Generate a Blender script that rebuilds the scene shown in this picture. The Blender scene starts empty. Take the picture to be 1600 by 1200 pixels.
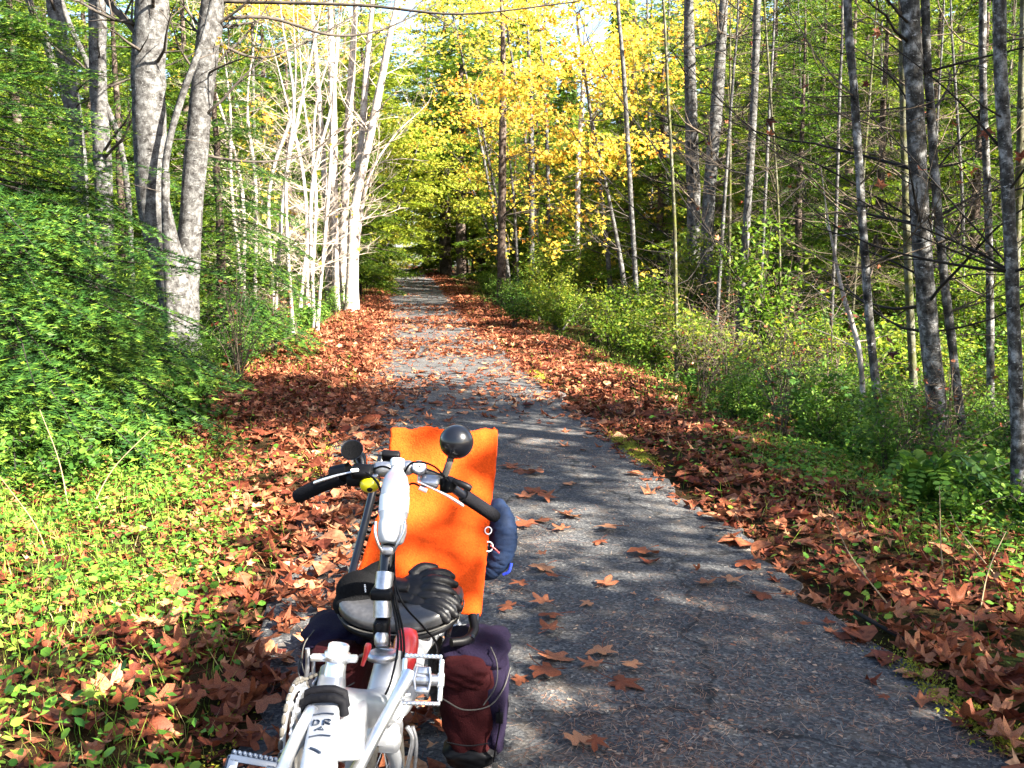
import bpy, bmesh, math, random
import numpy as np
from mathutils import Vector, Matrix

SC = bpy.context.scene
COL = SC.collection
R_ = math.radians

# ------------------------------------------------------------------ camera, sky, sun, exposure
CAMZ, FPX = 1.5, 1500.0                     # eye height in metres, focal length in pixels of a 1600 px wide frame
PITCH, YAW = math.atan(185 / FPX), math.atan(180 / FPX * math.cos(math.atan(185 / FPX)))
cam_d = bpy.data.cameras.new('camera'); cam = bpy.data.objects.new('camera', cam_d); COL.objects.link(cam)
cam_d.sensor_width = 36; cam_d.lens = 36 * FPX / 1600; cam_d.clip_end = 2000; cam_d.clip_start = .05
cam.location = (0, 0, CAMZ); cam.rotation_euler = (math.pi / 2 - PITCH, 0, -YAW)
SC.camera = cam

SUN_EL = R_(36); SUN_DIR = Vector((.78, -.62, 0)).normalized()      # towards the sun: right of and behind the camera
world = bpy.data.worlds.new('World'); SC.world = world; world.use_nodes = True
wn = world.node_tree.nodes; bg = wn['Background']
sky = wn.new('ShaderNodeTexSky'); sky.sky_type = 'NISHITA'; sky.sun_disc = False
sky.sun_elevation = SUN_EL; sky.sun_rotation = math.atan2(SUN_DIR.x, SUN_DIR.y)
sky.dust_density = 1.5; sky.air_density = 1.0
world.node_tree.links.new(sky.outputs[0], bg.inputs[0]); bg.inputs[1].default_value = .052
sun_d = bpy.data.lights.new('sun', 'SUN'); sun = bpy.data.objects.new('sun', sun_d); COL.objects.link(sun)
sun_d.energy = 5.0; sun_d.angle = R_(.53); sun_d.color = (1, .93, .80)
sv = (SUN_DIR * math.cos(SUN_EL) + Vector((0, 0, math.sin(SUN_EL)))).normalized()
sun.rotation_euler = sv.to_track_quat('Z', 'Y').to_euler()
SC.view_settings.view_transform = 'Standard'; SC.view_settings.look = 'None'
SC.view_settings.exposure = 3.25; SC.view_settings.gamma = 1
SC.cycles.max_bounces = 5; SC.cycles.diffuse_bounces = 2; SC.cycles.transmission_bounces = 4
SC.cycles.use_adaptive_sampling = True; SC.cycles.adaptive_threshold = .02; SC.cycles.transparent_max_bounces = 6; SC.cycles.caustics_reflective = False; SC.cycles.caustics_refractive = False

# ------------------------------------------------------------------ measuring helpers
CM = cam.rotation_euler.to_matrix()
def ray(px, py): return CM @ Vector(((px - 800) / FPX, -(py - 600) / FPX, -1))
def P(px, py, Y):
    d = ray(px, py); t = Y / d.y
    return Vector((d.x * t, Y, CAMZ + d.z * t))
def smooth(a, b, x):
    t = np.clip((np.asarray(x, float) - a) / (b - a), 0, 1); return t * t * (3 - 2 * t)
_cy = [-60, 0, 18, 28, 40, 55, 80, 106, 150, 200, 400]
_cx = [.3, .66, .66, .68, .72, .72, .5, .12, -3.5, -14, -60]
_ez = [0, 0, 0, .15, .44, .82, 1.17, 1.34, 1.44, 1.46, 1.5]
def _sm(xs, ys):
    xs = np.array(xs, float); ys = np.array(ys, float)
    g = np.arange(-60, 400, 1.0); v = np.interp(g, xs, ys)
    k = np.hanning(13); k /= k.sum()
    v2 = np.convolve(np.pad(v, 6, mode='edge'), k, 'valid')
    return lambda q: np.interp(q, g, v2)
pc = _sm(_cy, _cx); pe = _sm(_cy, _ez)
HW = 1.22
def wave(x, y, s, k):
    return (np.sin(x * 1.7 * s + k) * np.cos(y * 1.3 * s + 2.1 * k) + .5 * np.sin(x * 3.1 * s - y * 2.7 * s + k * .7) + .3 * np.cos(x * 6.3 * s + y * 5.1 * s + k * 1.9))
def gz(x, y):
    """height of the forest floor"""
    x = np.asarray(x, float); y = np.asarray(y, float)
    u = x - pc(y); z = pe(y) + 0 * x
    a = np.abs(u)
    bank = smooth(HW, HW + .25, a)
    z = z - .035 + .05 * bank
    z = z - .30 * smooth(2.1, 4.4, u) + .12 * smooth(2.6, 5, -u)
    z = z + bank * (.03 * wave(x, y, .9, .4) + .015 * wave(x, y, 2.7, 1.9)) + .35 * smooth(6, 20, a) * wave(x, y, .12, 2.0)
    return z
def ground_at(px, py):
    d = ray(px, py); t = .5
    for _ in range(4000):
        p = d * t + Vector((0, 0, CAMZ))
        if p.z < float(gz(p.x, p.y)): return p
        t *= 1.004
    return p
def G(px, Y):
    p = P(px, 415, Y); p.z = float(gz(p.x, Y)); return p

# ------------------------------------------------------------------ mesh helpers
class MB:
    def __init__(s): s.v = []; s.l = []; s.t = []; s.c = []; s.n = 0
    def add(s, v, f, c=.5):
        v = np.asarray(v, float).reshape(-1, 3)
        s.v.append(v); s.c.append(np.full(len(v), c) if np.ndim(c) == 0 else np.asarray(c, float))
        if isinstance(f, np.ndarray):
            s.l.append((f + s.n).ravel()); s.t.append(np.full(len(f), f.shape[1]))
        else:
            s.l.append(np.array([i for q in f for i in q], int) + s.n); s.t.append(np.array([len(q) for q in f], int))
        s.n += len(v)
    def mesh(s, name, m=None, smooth_=True):
        me = bpy.data.meshes.new(name)
        if s.n:
            V = np.concatenate(s.v); L = np.concatenate(s.l).astype(np.int32); T = np.concatenate(s.t).astype(np.int32)
            me.vertices.add(len(V)); me.vertices.foreach_set('co', V.astype(np.float32).ravel())
            me.loops.add(len(L)); me.loops.foreach_set('vertex_index', L)
            me.polygons.add(len(T)); me.polygons.foreach_set('loop_start', np.concatenate(([0], np.cumsum(T)[:-1])).astype(np.int32))
            me.polygons.foreach_set('loop_total', T)
            a = me.attributes.new('tint', 'FLOAT', 'POINT'); a.data.foreach_set('value', np.concatenate(s.c).astype(np.float32))
            me.update(calc_edges=True)
            me.polygons.foreach_set('use_smooth', np.full(len(T), smooth_)); me.validate()
        if m: me.materials.append(m)
        return me
    def build(s, name, m, parent=None, smooth_=True): return ob(name, s.mesh(name, m, smooth_), parent)
def ob(name, me, parent=None):
    """a mesh laid out in world metres; its parent may stand anywhere"""
    o = bpy.data.objects.new(name, me); COL.objects.link(o)
    if parent: o.parent = parent; o.matrix_parent_inverse = Matrix.Translation(parent.location).inverted()
    return o
def local(name, me, parent, loc=None, rot=None, sc=None):
    """a mesh laid out round its parent's origin"""
    o = bpy.data.objects.new(name, me); COL.objects.link(o); o.parent = parent
    if loc is not None: o.location = loc
    if rot is not None: o.rotation_euler = rot
    if sc is not None: o.scale = sc
    return o
def tag(o, label, cat, group=None, kind=None):
    if label: o['label'] = label
    if cat: o['category'] = cat
    if group: o['group'] = group
    if kind: o['kind'] = kind
    return o
def thing(name, label, cat, loc=(0, 0, 0), group=None):
    o = bpy.data.objects.new(name, None); COL.objects.link(o); o.location = loc; o.empty_display_size = .1
    return tag(o, label, cat, group)

def crs(a, b): return np.stack([a[..., 1] * b[..., 2] - a[..., 2] * b[..., 1], a[..., 2] * b[..., 0] - a[..., 0] * b[..., 2], a[..., 0] * b[..., 1] - a[..., 1] * b[..., 0]], -1)
def frames(pts):
    p = np.asarray(pts, float); t = np.empty_like(p); t[1:-1] = p[2:] - p[:-2]; t[0] = p[1] - p[0]; t[-1] = p[-1] - p[-2]
    t /= np.sqrt((t * t).sum(1))[:, None] + 1e-12
    x, y, z = t[0]; n = np.array([y, -x, 0.]) if abs(z) < .9 else np.array([0., z, -y]); n /= math.sqrt(n.dot(n))
    if len(p) <= 6:
        N = n - t * (t @ n)[:, None]; N /= np.sqrt((N * N).sum(1))[:, None] + 1e-12
    else:
        N = np.empty_like(p)
        for i in range(len(p)):
            n = n - t[i] * n.dot(t[i]); n /= math.sqrt(n.dot(n)) + 1e-12; N[i] = n
    return p, t, N, crs(t, N)
def tube(mb, pts, rad, sides=8, cap=True, c=.5, flat=1.0, rough=0, rng=None):
    p, t, n, b = frames(pts); k = len(p)
    rad = np.broadcast_to(np.asarray(rad, float), (k,))
    an = np.arange(sides) * 2 * math.pi / sides
    rr = rad[:, None] * np.ones(sides)
    if rough: rr = rr * (1 + rough * rng.standard_normal((k, sides)))
    v = p[:, None] + rr[:, :, None] * (np.cos(an)[None, :, None] * n[:, None] + flat * np.sin(an)[None, :, None] * b[:, None])
    i = np.arange(k - 1)[:, None] * sides + np.arange(sides)[None]
    j = np.arange(k - 1)[:, None] * sides + (np.arange(sides)[None] + 1) % sides
    f = np.stack([i, j, j + sides, i + sides], -1).reshape(-1, 4)
    mb.add(v.reshape(-1, 3), f, c)
    if cap:
        for e in (0, k - 1):
            ring = v[e]; ids = list(range(sides)); mb.add(ring, [ids[::-1] if e == 0 else ids], c)
def crv(pts, n=8):
    """Catmull-Rom through pts, n points per span"""
    p = [np.asarray(q, float) for q in pts]
    if len(p) == 2: return np.array([p[0] + (p[1] - p[0]) * i / n for i in range(n + 1)])
    p = [2 * p[0] - p[1]] + p + [2 * p[-1] - p[-2]]; out = []
    for i in range(1, len(p) - 2):
        for k in range(n):
            t = k / n; a, b, c, d = p[i - 1:i + 3]
            out.append(.5 * (2 * b + (c - a) * t + (2 * a - 5 * b + 4 * c - d) * t * t + (3 * b - a - 3 * c + d) * t ** 3))
    out.append(p[-2]); return np.array(out)
def basis(z, x=None):
    z = Vector(z).normalized(); x = Vector(x) if x is not None else (Vector((0, 0, 1)) if abs(z.z) < .9 else Vector((1, 0, 0)))
    x = (x - z * x.dot(z)).normalized(); y = z.cross(x)
    return Matrix((x, y, z)).transposed()
def lathe(mb, o, axis, prof, sides=20, c=.5, sx=1, sy=1, xdir=None):
    """prof: (radius, distance along axis)"""
    B = basis(axis, xdir); an = np.arange(sides) * 2 * math.pi / sides; v = []
    Bm = np.array(B)
    for r, h in prof:
        q = np.stack([r * sx * np.cos(an), r * sy * np.sin(an), np.full(sides, h)], -1); v.append(q @ Bm.T + np.array(o))
    v = np.concatenate(v); k = len(prof)
    i = np.arange(k - 1)[:, None] * sides + np.arange(sides)[None]; j = np.arange(k - 1)[:, None] * sides + (np.arange(sides)[None] + 1) % sides
    mb.add(v, np.stack([i, j, j + sides, i + sides], -1).reshape(-1, 4), c)
    for e in (0, k - 1):
        if prof[e][0] > 1e-6: mb.add(v[e * sides:(e + 1) * sides], [list(range(sides))[::(-1 if e == 0 else 1)]], c)
def rbox(mb, o, size, B=None, bev=.2, seg=2, c=.5, taper=None):
    bm = bmesh.new(); bmesh.ops.create_cube(bm, size=1)
    for v in bm.verts: v.co = Vector((v.co.x * size[0], v.co.y * size[1], v.co.z * size[2]))
    if taper:
        for v in bm.verts:
            if v.co.z > 0: v.co.x *= taper[0]; v.co.y *= taper[1]
    if bev: bmesh.ops.bevel(bm, geom=bm.edges[:], offset=bev * min(size), segments=seg, profile=.5, affect='EDGES')
    bm.verts.index_update(); B = B or Matrix.Identity(3); o = Vector(o)
    mb.add([tuple(o + B @ v.co) for v in bm.verts], [[v.index for v in f.verts] for f in bm.faces], c); bm.free()
def torus(mb, o, axis, R, r, n=40, m=10, c=.5, sq=1.0):
    B = np.array(basis(axis)); a = np.arange(n) * 2 * math.pi / n; b = np.arange(m) * 2 * math.pi / m
    A, Bb = np.meshgrid(a, b, indexing='ij'); rr = R + r * np.cos(Bb)
    v = np.stack([rr * np.cos(A), rr * np.sin(A), r * sq * np.sin(Bb)], -1).reshape(-1, 3) @ B.T + np.array(o)
    i = np.arange(n)[:, None]; j = np.arange(m)[None]
    f = np.stack([i * m + j, ((i + 1) % n) * m + j, ((i + 1) % n) * m + (j + 1) % m, i * m + (j + 1) % m], -1).reshape(-1, 4)
    mb.add(v, f, c)
def ell(mb, o, r, B=None, n=18, m=12, c=.5):
    B = np.array(B) if B is not None else np.eye(3); v = []
    for i in range(m + 1):
        th = math.pi * i / m
        for k in range(n): v.append((math.sin(th) * math.cos(2 * math.pi * k / n) * r[0], math.sin(th) * math.sin(2 * math.pi * k / n) * r[1], math.cos(th) * r[2]))
    v = np.array(v) @ B.T + np.array(o)
    f = [[i * n + k, (i + 1) * n + k, (i + 1) * n + (k + 1) % n, i * n + (k + 1) % n] for i in range(m) for k in range(n)]
    mb.add(v, f, c)

# ------------------------------------------------------------------ materials
MATS = {}
def mat(name):
    m = bpy.data.materials.new(name); m.use_nodes = True; MATS[name] = m
    nt = m.node_tree; return m, nt, nt.nodes['Principled BSDF'], nt.nodes['Material Output']
def N(nt, t, **k):
    n = nt.nodes.new(t)
    for a, b in k.items():
        if a in ('op',): n.operation = b
        elif isinstance(a, str) and hasattr(n, a): setattr(n, a, b)
    return n
def noise(nt, vec, scale, detail=4, rough=.55):
    n = nt.nodes.new('ShaderNodeTexNoise'); n.inputs['Scale'].default_value = scale; n.inputs['Detail'].default_value = detail; n.inputs['Roughness'].default_value = rough
    if vec: nt.links.new(vec, n.inputs['Vector'])
    return n
def ramp(nt, fac, stops, interp='LINEAR'):
    r = nt.nodes.new('ShaderNodeValToRGB'); cr = r.color_ramp; cr.interpolation = interp
    while len(cr.elements) < len(stops): cr.elements.new(.5)
    for e, (p, c) in zip(cr.elements, stops): e.position = p; e.color = (*c, 1)
    nt.links.new(fac, r.inputs[0]); return r
def mixc(nt, fac, a, b, mode='MIX'):
    m = nt.nodes.new('ShaderNodeMix'); m.data_type = 'RGBA'; m.blend_type = mode
    for s, q in ((0, fac), (6, a), (7, b)):
        if isinstance(q, (int, float)): m.inputs[s].default_value = q
        elif isinstance(q, tuple): m.inputs[s].default_value = (*q, 1)
        else: nt.links.new(q, m.inputs[s])
    return m.outputs[2]
def bump(nt, bs, h, strength=.5, dist=.01):
    b = nt.nodes.new('ShaderNodeBump'); b.inputs['Strength'].default_value = strength; b.inputs['Distance'].default_value = dist
    nt.links.new(h, b.inputs['Height']); nt.links.new(b.outputs[0], bs.inputs['Normal'])
def coord(nt, kind='Object', scale=(1, 1, 1)):
    t = nt.nodes.new('ShaderNodeTexCoord'); mp = nt.nodes.new('ShaderNodeMapping'); mp.inputs['Scale'].default_value = scale
    nt.links.new(t.outputs[kind], mp.inputs[0]); return mp.outputs[0]
def leaf_mat(name, stops, trans=.45, gloss=.5, spots=0, objrand=0.0, tcol=(1, 1, 1)):
    """leaf: diffuse front + light passing through, colour from the per-leaf tint"""
    m, nt, bs, out = mat(name)
    at = nt.nodes.new('ShaderNodeAttribute'); at.attribute_name = 'tint'; fac = at.outputs['Fac']
    if objrand:
        oi = nt.nodes.new('ShaderNodeObjectInfo'); ma = N(nt, 'ShaderNodeMath', operation='MULTIPLY_ADD'); ma.inputs[1].default_value = objrand; ma.inputs[2].default_value = -objrand / 2
        nt.links.new(oi.outputs['Random'], ma.inputs[0]); ad = N(nt, 'ShaderNodeMath', operation='ADD'); nt.links.new(fac, ad.inputs[0]); nt.links.new(ma.outputs[0], ad.inputs[1]); fac = ad.outputs[0]
    col = ramp(nt, fac, stops).outputs[0]
    if spots:
        nz = noise(nt, coord(nt), spots, 3); r2 = ramp(nt, nz.outputs[0], [(.35, (.55, .5, .45)), (.62, (1.15, 1.1, 1.05))])
        col = mixc(nt, 1.0, col, r2.outputs[0], 'MULTIPLY')
    nt.links.new(col, bs.inputs['Base Color']); bs.inputs['Roughness'].default_value = gloss; bs.inputs['Specular IOR Level'].default_value = .12
    tr = nt.nodes.new('ShaderNodeBsdfTranslucent'); nt.links.new(mixc(nt, 1.0, col, tcol, 'MULTIPLY'), tr.inputs[0])
    mx = nt.nodes.new('ShaderNodeMixShader'); mx.inputs[0].default_value = trans
    nt.links.new(bs.outputs[0], mx.inputs[1]); nt.links.new(tr.outputs[0], mx.inputs[2]); nt.links.new(mx.outputs[0], out.inputs[0])
    return m
def bark_mat(name, base, dark, light, moss=None, sc=1.0, patch=.5, streak=0.0):
    m, nt, bs, out = mat(name)
    c1 = coord(nt, 'Object', (1, 1, .35)); c2 = coord(nt, 'Object', (1, 1, 2.2)); c0 = coord(nt)
    n1 = noise(nt, c0, 5 * sc, 6, .65); n2 = noise(nt, c2, 9 * sc, 5, .7); n3 = noise(nt, c1, 34 * sc, 4, .6); n4 = noise(nt, c2, 30 * sc, 3, .6)
    col = ramp(nt, n1.outputs[0], [(.32, dark), (.5, base), (.72, light)]).outputs[0]
    col = mixc(nt, ramp(nt, n2.outputs[0], [(.5 + .15 * (1 - patch), (0, 0, 0)), (.56 + .15 * (1 - patch), (1, 1, 1))]).outputs[0], col, light)
    col = mixc(nt, ramp(nt, n4.outputs[0], [(.30, (1, 1, 1)), (.38, (0, 0, 0))]).outputs[0], col, dark)
    col = mixc(nt, .55, col, ramp(nt, n3.outputs[0], [(.3, (.35, .33, .3)), (.7, (1.2, 1.2, 1.2))]).outputs[0], 'MULTIPLY')
    v = nt.nodes.new('ShaderNodeTexVoronoi'); v.inputs['Scale'].default_value = 3.2; nt.links.new(c2, v.inputs['Vector'])
    col = mixc(nt, ramp(nt, v.outputs['Distance'], [(.05, (1, 1, 1)), (.13, (0, 0, 0))]).outputs[0], col, tuple(x * .6 for x in dark))
    if moss:
        n5 = noise(nt, c0, 2.2, 5, .7); col = mixc(nt, ramp(nt, n5.outputs[0], [(.5, (0, 0, 0)), (.62, (1, 1, 1))]).outputs[0], col, moss)
    nt.links.new(col, bs.inputs['Base Color']); bs.inputs['Roughness'].default_value = .9; bs.inputs['Specular IOR Level'].default_value = .08
    bump(nt, bs, n3.outputs[0], .9, .012 / sc); return m
def plain(name, col, rough=.5, metal=0, spec=.2, var=.15, scale=30, bumpv=0, coat=0):
    m, nt, bs, out = mat(name)
    nz = noise(nt, coord(nt), scale, 5)
    lo = tuple(x * (1 - var) for x in col); hi = tuple(min(1, x * (1 + var)) for x in col)
    nt.links.new(ramp(nt, nz.outputs[0], [(.3, lo), (.7, hi)]).outputs[0], bs.inputs['Base Color'])
    bs.inputs['Roughness'].default_value = rough; bs.inputs['Metallic'].default_value = metal; bs.inputs['Specular IOR Level'].default_value = spec; bs.inputs['Coat Weight'].default_value = coat
    if bumpv: bump(nt, bs, nz.outputs[0], bumpv, .004)
    return m
M = {}
M['leaf_brown'] = leaf_mat('fallen leaf', [(0, (.055, .013, .009)), (.3, (.135, .036, .019)), (.6, (.225, .074, .036)), (.85, (.37, .15, .080)), (1, (.48, .27, .15))], .22, .55, spots=45)
M['leaf_yellow'] = leaf_mat('yellow maple leaf', [(0, (.20, .26, .025)), (.3, (.48, .44, .06)), (.65, (.66, .46, .07)), (1, (.55, .20, .03))], .5, .5, tcol=(1, .95, .6))
M['leaf_lime'] = leaf_mat('lime leaf', [(0, (.035, .085, .012)), (.5, (.11, .19, .020)), (1, (.30, .30, .04))], .5, .5, objrand=.35, tcol=(1, 1, .6))
M['leaf_green'] = leaf_mat('green leaf', [(0, (.022, .065, .013)), (.5, (.065, .15, .022)), (1, (.19, .28, .04))], .4, .45, objrand=.4, tcol=(1, 1, .6))
M['leaf_cover'] = leaf_mat('ground cover leaf', [(0, (.03, .10, .018)), (.5, (.10, .22, .025)), (1, (.28, .34, .05))], .4, .4, tcol=(1, 1, .6))
M['needle'] = leaf_mat('fir needle', [(0, (.005, .018, .006)), (.45, (.018, .056, .010)), (.8, (.052, .115, .015)), (1, (.15, .22, .024))], .25, .5, objrand=.15, tcol=(1, 1, .6))  # shade inside the boughs and sun on the tips are put into these colours
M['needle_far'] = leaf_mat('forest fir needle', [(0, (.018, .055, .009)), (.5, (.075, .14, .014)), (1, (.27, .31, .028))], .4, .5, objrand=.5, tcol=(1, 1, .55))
M['grass'] = leaf_mat('grass blade', [(0, (.07, .17, .02)), (.5, (.16, .30, .03)), (.85, (.36, .40, .07)), (1, (.5, .40, .18))], .4, .5, tcol=(1, 1, .6))
M['needle_dry'] = leaf_mat('dry needle', [(0, (.11, .045, .028)), (.5, (.24, .12, .075)), (1, (.42, .30, .21))], .1, .7)
M['dry_twig'] = plain('dry twig', (.09, .068, .048), .9, var=.5)
M['bark_alder'] = bark_mat('alder bark', (.075, .072, .070), (.016, .014, .013), (.19, .19, .188), patch=.5, sc=2.2)
M['bark_pale'] = bark_mat('pale bark', (.33, .29, .26), (.15, .11, .09), (.50, .47, .45), patch=.5)
M['bark_birch'] = bark_mat('mottled bark', (.070, .066, .062), (.010, .009, .008), (.40, .40, .40), patch=.3, sc=2.2)
M['bark_moss'] = bark_mat('mossy bark', (.07, .066, .04), (.02, .02, .013), (.20, .20, .16), moss=(.07, .075, .016), sc=1.3)
M['bark_fir'] = bark_mat('fir bark', (.075, .055, .045), (.02, .015, .012), (.17, .14, .12), patch=.3)
M['twig'] = plain('twig bark', (.055, .045, .037), .9, var=.6, scale=8)
M['twig_pale'] = plain('pale twig bark', (.34, .28, .23), .9, var=.4, scale=8)
M['twig_dark'] = plain('dark twig bark', (.017, .014, .012), .9, var=.5, scale=8)
M['dry'] = plain('dry stalk', (.20, .145, .085), .8, var=.4)

# ------------------------------------------------------------------ the setting: forest floor and path
def asphalt():
    m, nt, bs, out = mat('asphalt'); c = coord(nt, 'Object')
    v = nt.nodes.new('ShaderNodeTexVoronoi'); v.inputs['Scale'].default_value = 95; nt.links.new(c, v.inputs['Vector'])
    n0 = noise(nt, c, 260, 3, .6); n1 = noise(nt, c, 1.3, 5, .6); n2 = noise(nt, c, 7, 5, .65)
    g = ramp(nt, v.outputs['Color'], [(0, (.026, .026, .029)), (.55, (.068, .069, .073)), (.86, (.13, .128, .125)), (1, (.30, .29, .26))]).outputs[0]
    g = mixc(nt, .7, g, ramp(nt, n0.outputs[0], [(.3, (.45, .45, .47)), (.7, (1.3, 1.28, 1.24))]).outputs[0], 'MULTIPLY')
    g = mixc(nt, .8, g, ramp(nt, n1.outputs[0], [(.3, (.62, .64, .68)), (.7, (1.3, 1.27, 1.2))]).outputs[0], 'MULTIPLY')
    d = ramp(nt, n2.outputs[0], [(.52, (0, 0, 0)), (.75, (.45, .45, .45))]).outputs[0]
    g = mixc(nt, d, g, (.16, .115, .075))
    nd = noise(nt, c, 2.5, 4, .6); ad = N(nt, 'ShaderNodeVectorMath', operation='MULTIPLY_ADD'); nt.links.new(nd.outputs['Color'], ad.inputs[0]); ad.inputs[1].default_value = (.5, .5, .5); nt.links.new(c, ad.inputs[2])
    vc = nt.nodes.new('ShaderNodeTexVoronoi'); vc.feature = 'DISTANCE_TO_EDGE'; vc.inputs['Scale'].default_value = .55; nt.links.new(ad.outputs[0], vc.inputs['Vector'])
    g = mixc(nt, ramp(nt, vc.outputs['Distance'], [(.003, (.75, .75, .75)), (.009, (0, 0, 0))]).outputs[0], g, (.012, .012, .012))
    nt.links.new(g, bs.inputs['Base Color']); bs.inputs['Roughness'].default_value = .85; bs.inputs['Specular IOR Level'].default_value = .15
    h = mixc(nt, .5, v.outputs['Distance'], n0.outputs[0]); bump(nt, bs, h, .8, .006); return m
def soil():
    m, nt, bs, out = mat('forest soil'); c = coord(nt, 'Object')
    n1 = noise(nt, c, 1.1, 6, .65); n2 = noise(nt, c, 22, 5, .7)
    g = ramp(nt, n1.outputs[0], [(.32, (.026, .034, .009)), (.5, (.030, .020, .010)), (.7, (.055, .024, .013))]).outputs[0]
    g = mixc(nt, .8, g, ramp(nt, n2.outputs[0], [(.3, (.4, .4, .4)), (.7, (1.5, 1.4, 1.3))]).outputs[0], 'MULTIPLY')
    nt.links.new(g, bs.inputs['Base Color']); bs.inputs['Roughness'].default_value = .95; bs.inputs['Specular IOR Level'].default_value = .03; bump(nt, bs, n2.outputs[0], .8, .03); return m
def grid(xs, ys, zf):
    X, Y = np.meshgrid(xs, ys, indexing='ij'); Z = zf(X, Y); n, k = X.shape
    i = np.arange(n - 1)[:, None] * k + np.arange(k - 1)[None]
    return np.stack([X, Y, Z], -1).reshape(-1, 3), np.stack([i, i + k, i + k + 1, i + 1], -1).reshape(-1, 4)
mb = MB()
xs = np.concatenate([[-400, -250, -150, -90, -60, -40], np.arange(-28, -6, 1.), np.arange(-6, 9, .14), np.arange(9, 30, 1.), [40, 60, 90, 150, 250, 400]])
ys = np.concatenate([[-120, -60, -30], np.arange(-14, 1, 1.), np.arange(1, 16, .16), np.arange(16, 60, .6), np.arange(60, 160, 3.), [180, 220, 300, 450]])
mb.add(*grid(xs, ys, gz)); o = mb.build('forest_floor', soil()); tag(o, 'dark forest soil under the trees and undergrowth', 'ground', kind='structure')
mb = MB(); ys = np.concatenate([np.arange(-30, 1, 2.), np.arange(1, 20, .12), np.arange(20, 70, .5), np.arange(70, 200, 2.)])
us = np.array([-1.02, -1, -.98, -.93, -.8, -.6, -.4, -.2, 0, .2, .4, .6, .8, .93, .98, 1, 1.02])
U, Yg = np.meshgrid(us, ys, indexing='ij')
edge = np.where(np.abs(U) > .9, .05 * wave(Yg * 0 + np.sign(U) * 3, Yg, 2.4, 1.3) + .03 * wave(Yg * 0, Yg, 7.1, .6 + np.sign(U)) + .012 * wave(Yg * 0, Yg, 19., .6 + np.sign(U)), 0)
X = pc(Yg) + U * HW + edge
Z = pe(Yg) + .012 - .02 * U * U + np.where(np.abs(U) > 1.01, -.07, 0) + .004 * wave(X, Yg, 1.5, .2)
k = len(ys); i = np.arange(len(us) - 1)[:, None] * k + np.arange(k - 1)[None]
mb.add(np.stack([X, Yg, Z], -1).reshape(-1, 3), np.stack([i, i + k, i + k + 1, i + 1], -1).reshape(-1, 4))
path = mb.build('path', asphalt()); tag(path, 'narrow grey asphalt trail running straight into the woods', 'path', kind='structure')
def pz(x, y):
    """height of whatever lies on top: asphalt or soil"""
    u = (np.asarray(x, float) - pc(y)) / HW
    return np.where(np.abs(u) < 1, pe(y) + .012 - .02 * u * u, gz(x, y))

# ------------------------------------------------------------------ leaves
def maple_outline(rng, lobes=1):
    base = [(-90, .16), (-62, .52), (-40, .66), (-22, .50), (-8, .42), (12, .74), (30, .95), (40, .72), (56, .40), (70, .66), (80, .86), (90, 1.08)]
    pts = base + [(180 - a, r) for a, r in base[-2:0:-1]]
    return np.array([(math.cos(R_(a)) * r * (1 + .07 * rng.standard_normal()), math.sin(R_(a)) * r * (1 + .07 * rng.standard_normal())) for a, r in pts])
def maple_leaf(rng, curl=.5, rings=1):
    o = maple_outline(rng); n = len(o); mid = o * .52
    xy = np.concatenate([[(0, -.05)], mid, o]) if rings else np.concatenate([[(0, -.05)], o])
    a, b, c = curl * rng.uniform(-.6, .9), curl * rng.uniform(-.5, .9), curl * rng.uniform(-.5, .5)
    r = np.hypot(xy[:, 0], xy[:, 1]); th = np.arctan2(xy[:, 1], xy[:, 0])
    z = a * xy[:, 0] ** 2 + b * xy[:, 1] ** 2 + c * xy[:, 0] * xy[:, 1] + curl * .28 * r * np.sin(th * rng.integers(3, 6) + rng.uniform(0, 6)) + curl * .5 * r ** 2 * np.maximum(0, np.sin(th * 2 + rng.uniform(0, 6)))
    v = np.column_stack([xy * (1 - .18 * curl * r[:, None] ** 2), z]); f = []
    if rings:
        for i in range(n):
            j = (i + 1) % n; f += [[0, 1 + i, 1 + j, 1 + j], ]; f[-1] = [0, 1 + i, 1 + j]
            f.append([1 + i, 1 + n + i, 1 + n + j, 1 + j])
    else:
        for i in range(n): f.append([0, 1 + i, 1 + (i + 1) % n])
    return v * .5, f                                   # one unit across
def simple_leaf(rng, curl=.5):
    an = [(-90, .2), (-35, .6), (-5, .42), (35, .95), (60, .45), (90, 1.05), (120, .45), (145, .95), (185, .42), (215, .6)]
    o = np.array([(math.cos(R_(a)) * r, math.sin(R_(a)) * r) for a, r in an]); xy = np.concatenate([[(0, -.05)], o])
    a, b = curl * rng.uniform(-.5, .9, 2); r = np.hypot(xy[:, 0], xy[:, 1]); th = np.arctan2(xy[:, 1], xy[:, 0])
    z = a * xy[:, 0] ** 2 + b * xy[:, 1] ** 2 + curl * .35 * r * np.sin(3 * th + rng.uniform(0, 6))
    n = len(o); return np.column_stack([xy * (1 - .2 * curl * r[:, None] ** 2), z]) * .5, np.array([[0, 1 + i, 1 + (i + 1) % n] for i in range(n)])
OVAL = (np.array([(0, -.5, 0), (.24, -.2, .05), (.27, .15, .06), (0, .5, 0), (-.27, .15, .06), (-.24, -.2, .05)]), np.array([[0, 1, 2, 3], [0, 3, 4, 5]]))
ROUND = (np.array([(0, -.45, 0), (.38, -.25, .04), (.46, .12, .06), (.18, .48, .02), (-.18, .48, .02), (-.46, .12, .06), (-.38, -.25, .04)]), np.array([[0, 1, 2, 3], [0, 3, 4, 4], [0, 4, 5, 6]]))
ROUND = (ROUND[0], [[0, 1, 2, 3], [0, 3, 4], [0, 4, 5, 6]])
DIAM = (np.array([(0, -.5, 0), (.22, 0, .05), (0, .5, 0), (-.22, 0, .05)]), np.array([[0, 1, 2, 3]]))
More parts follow.
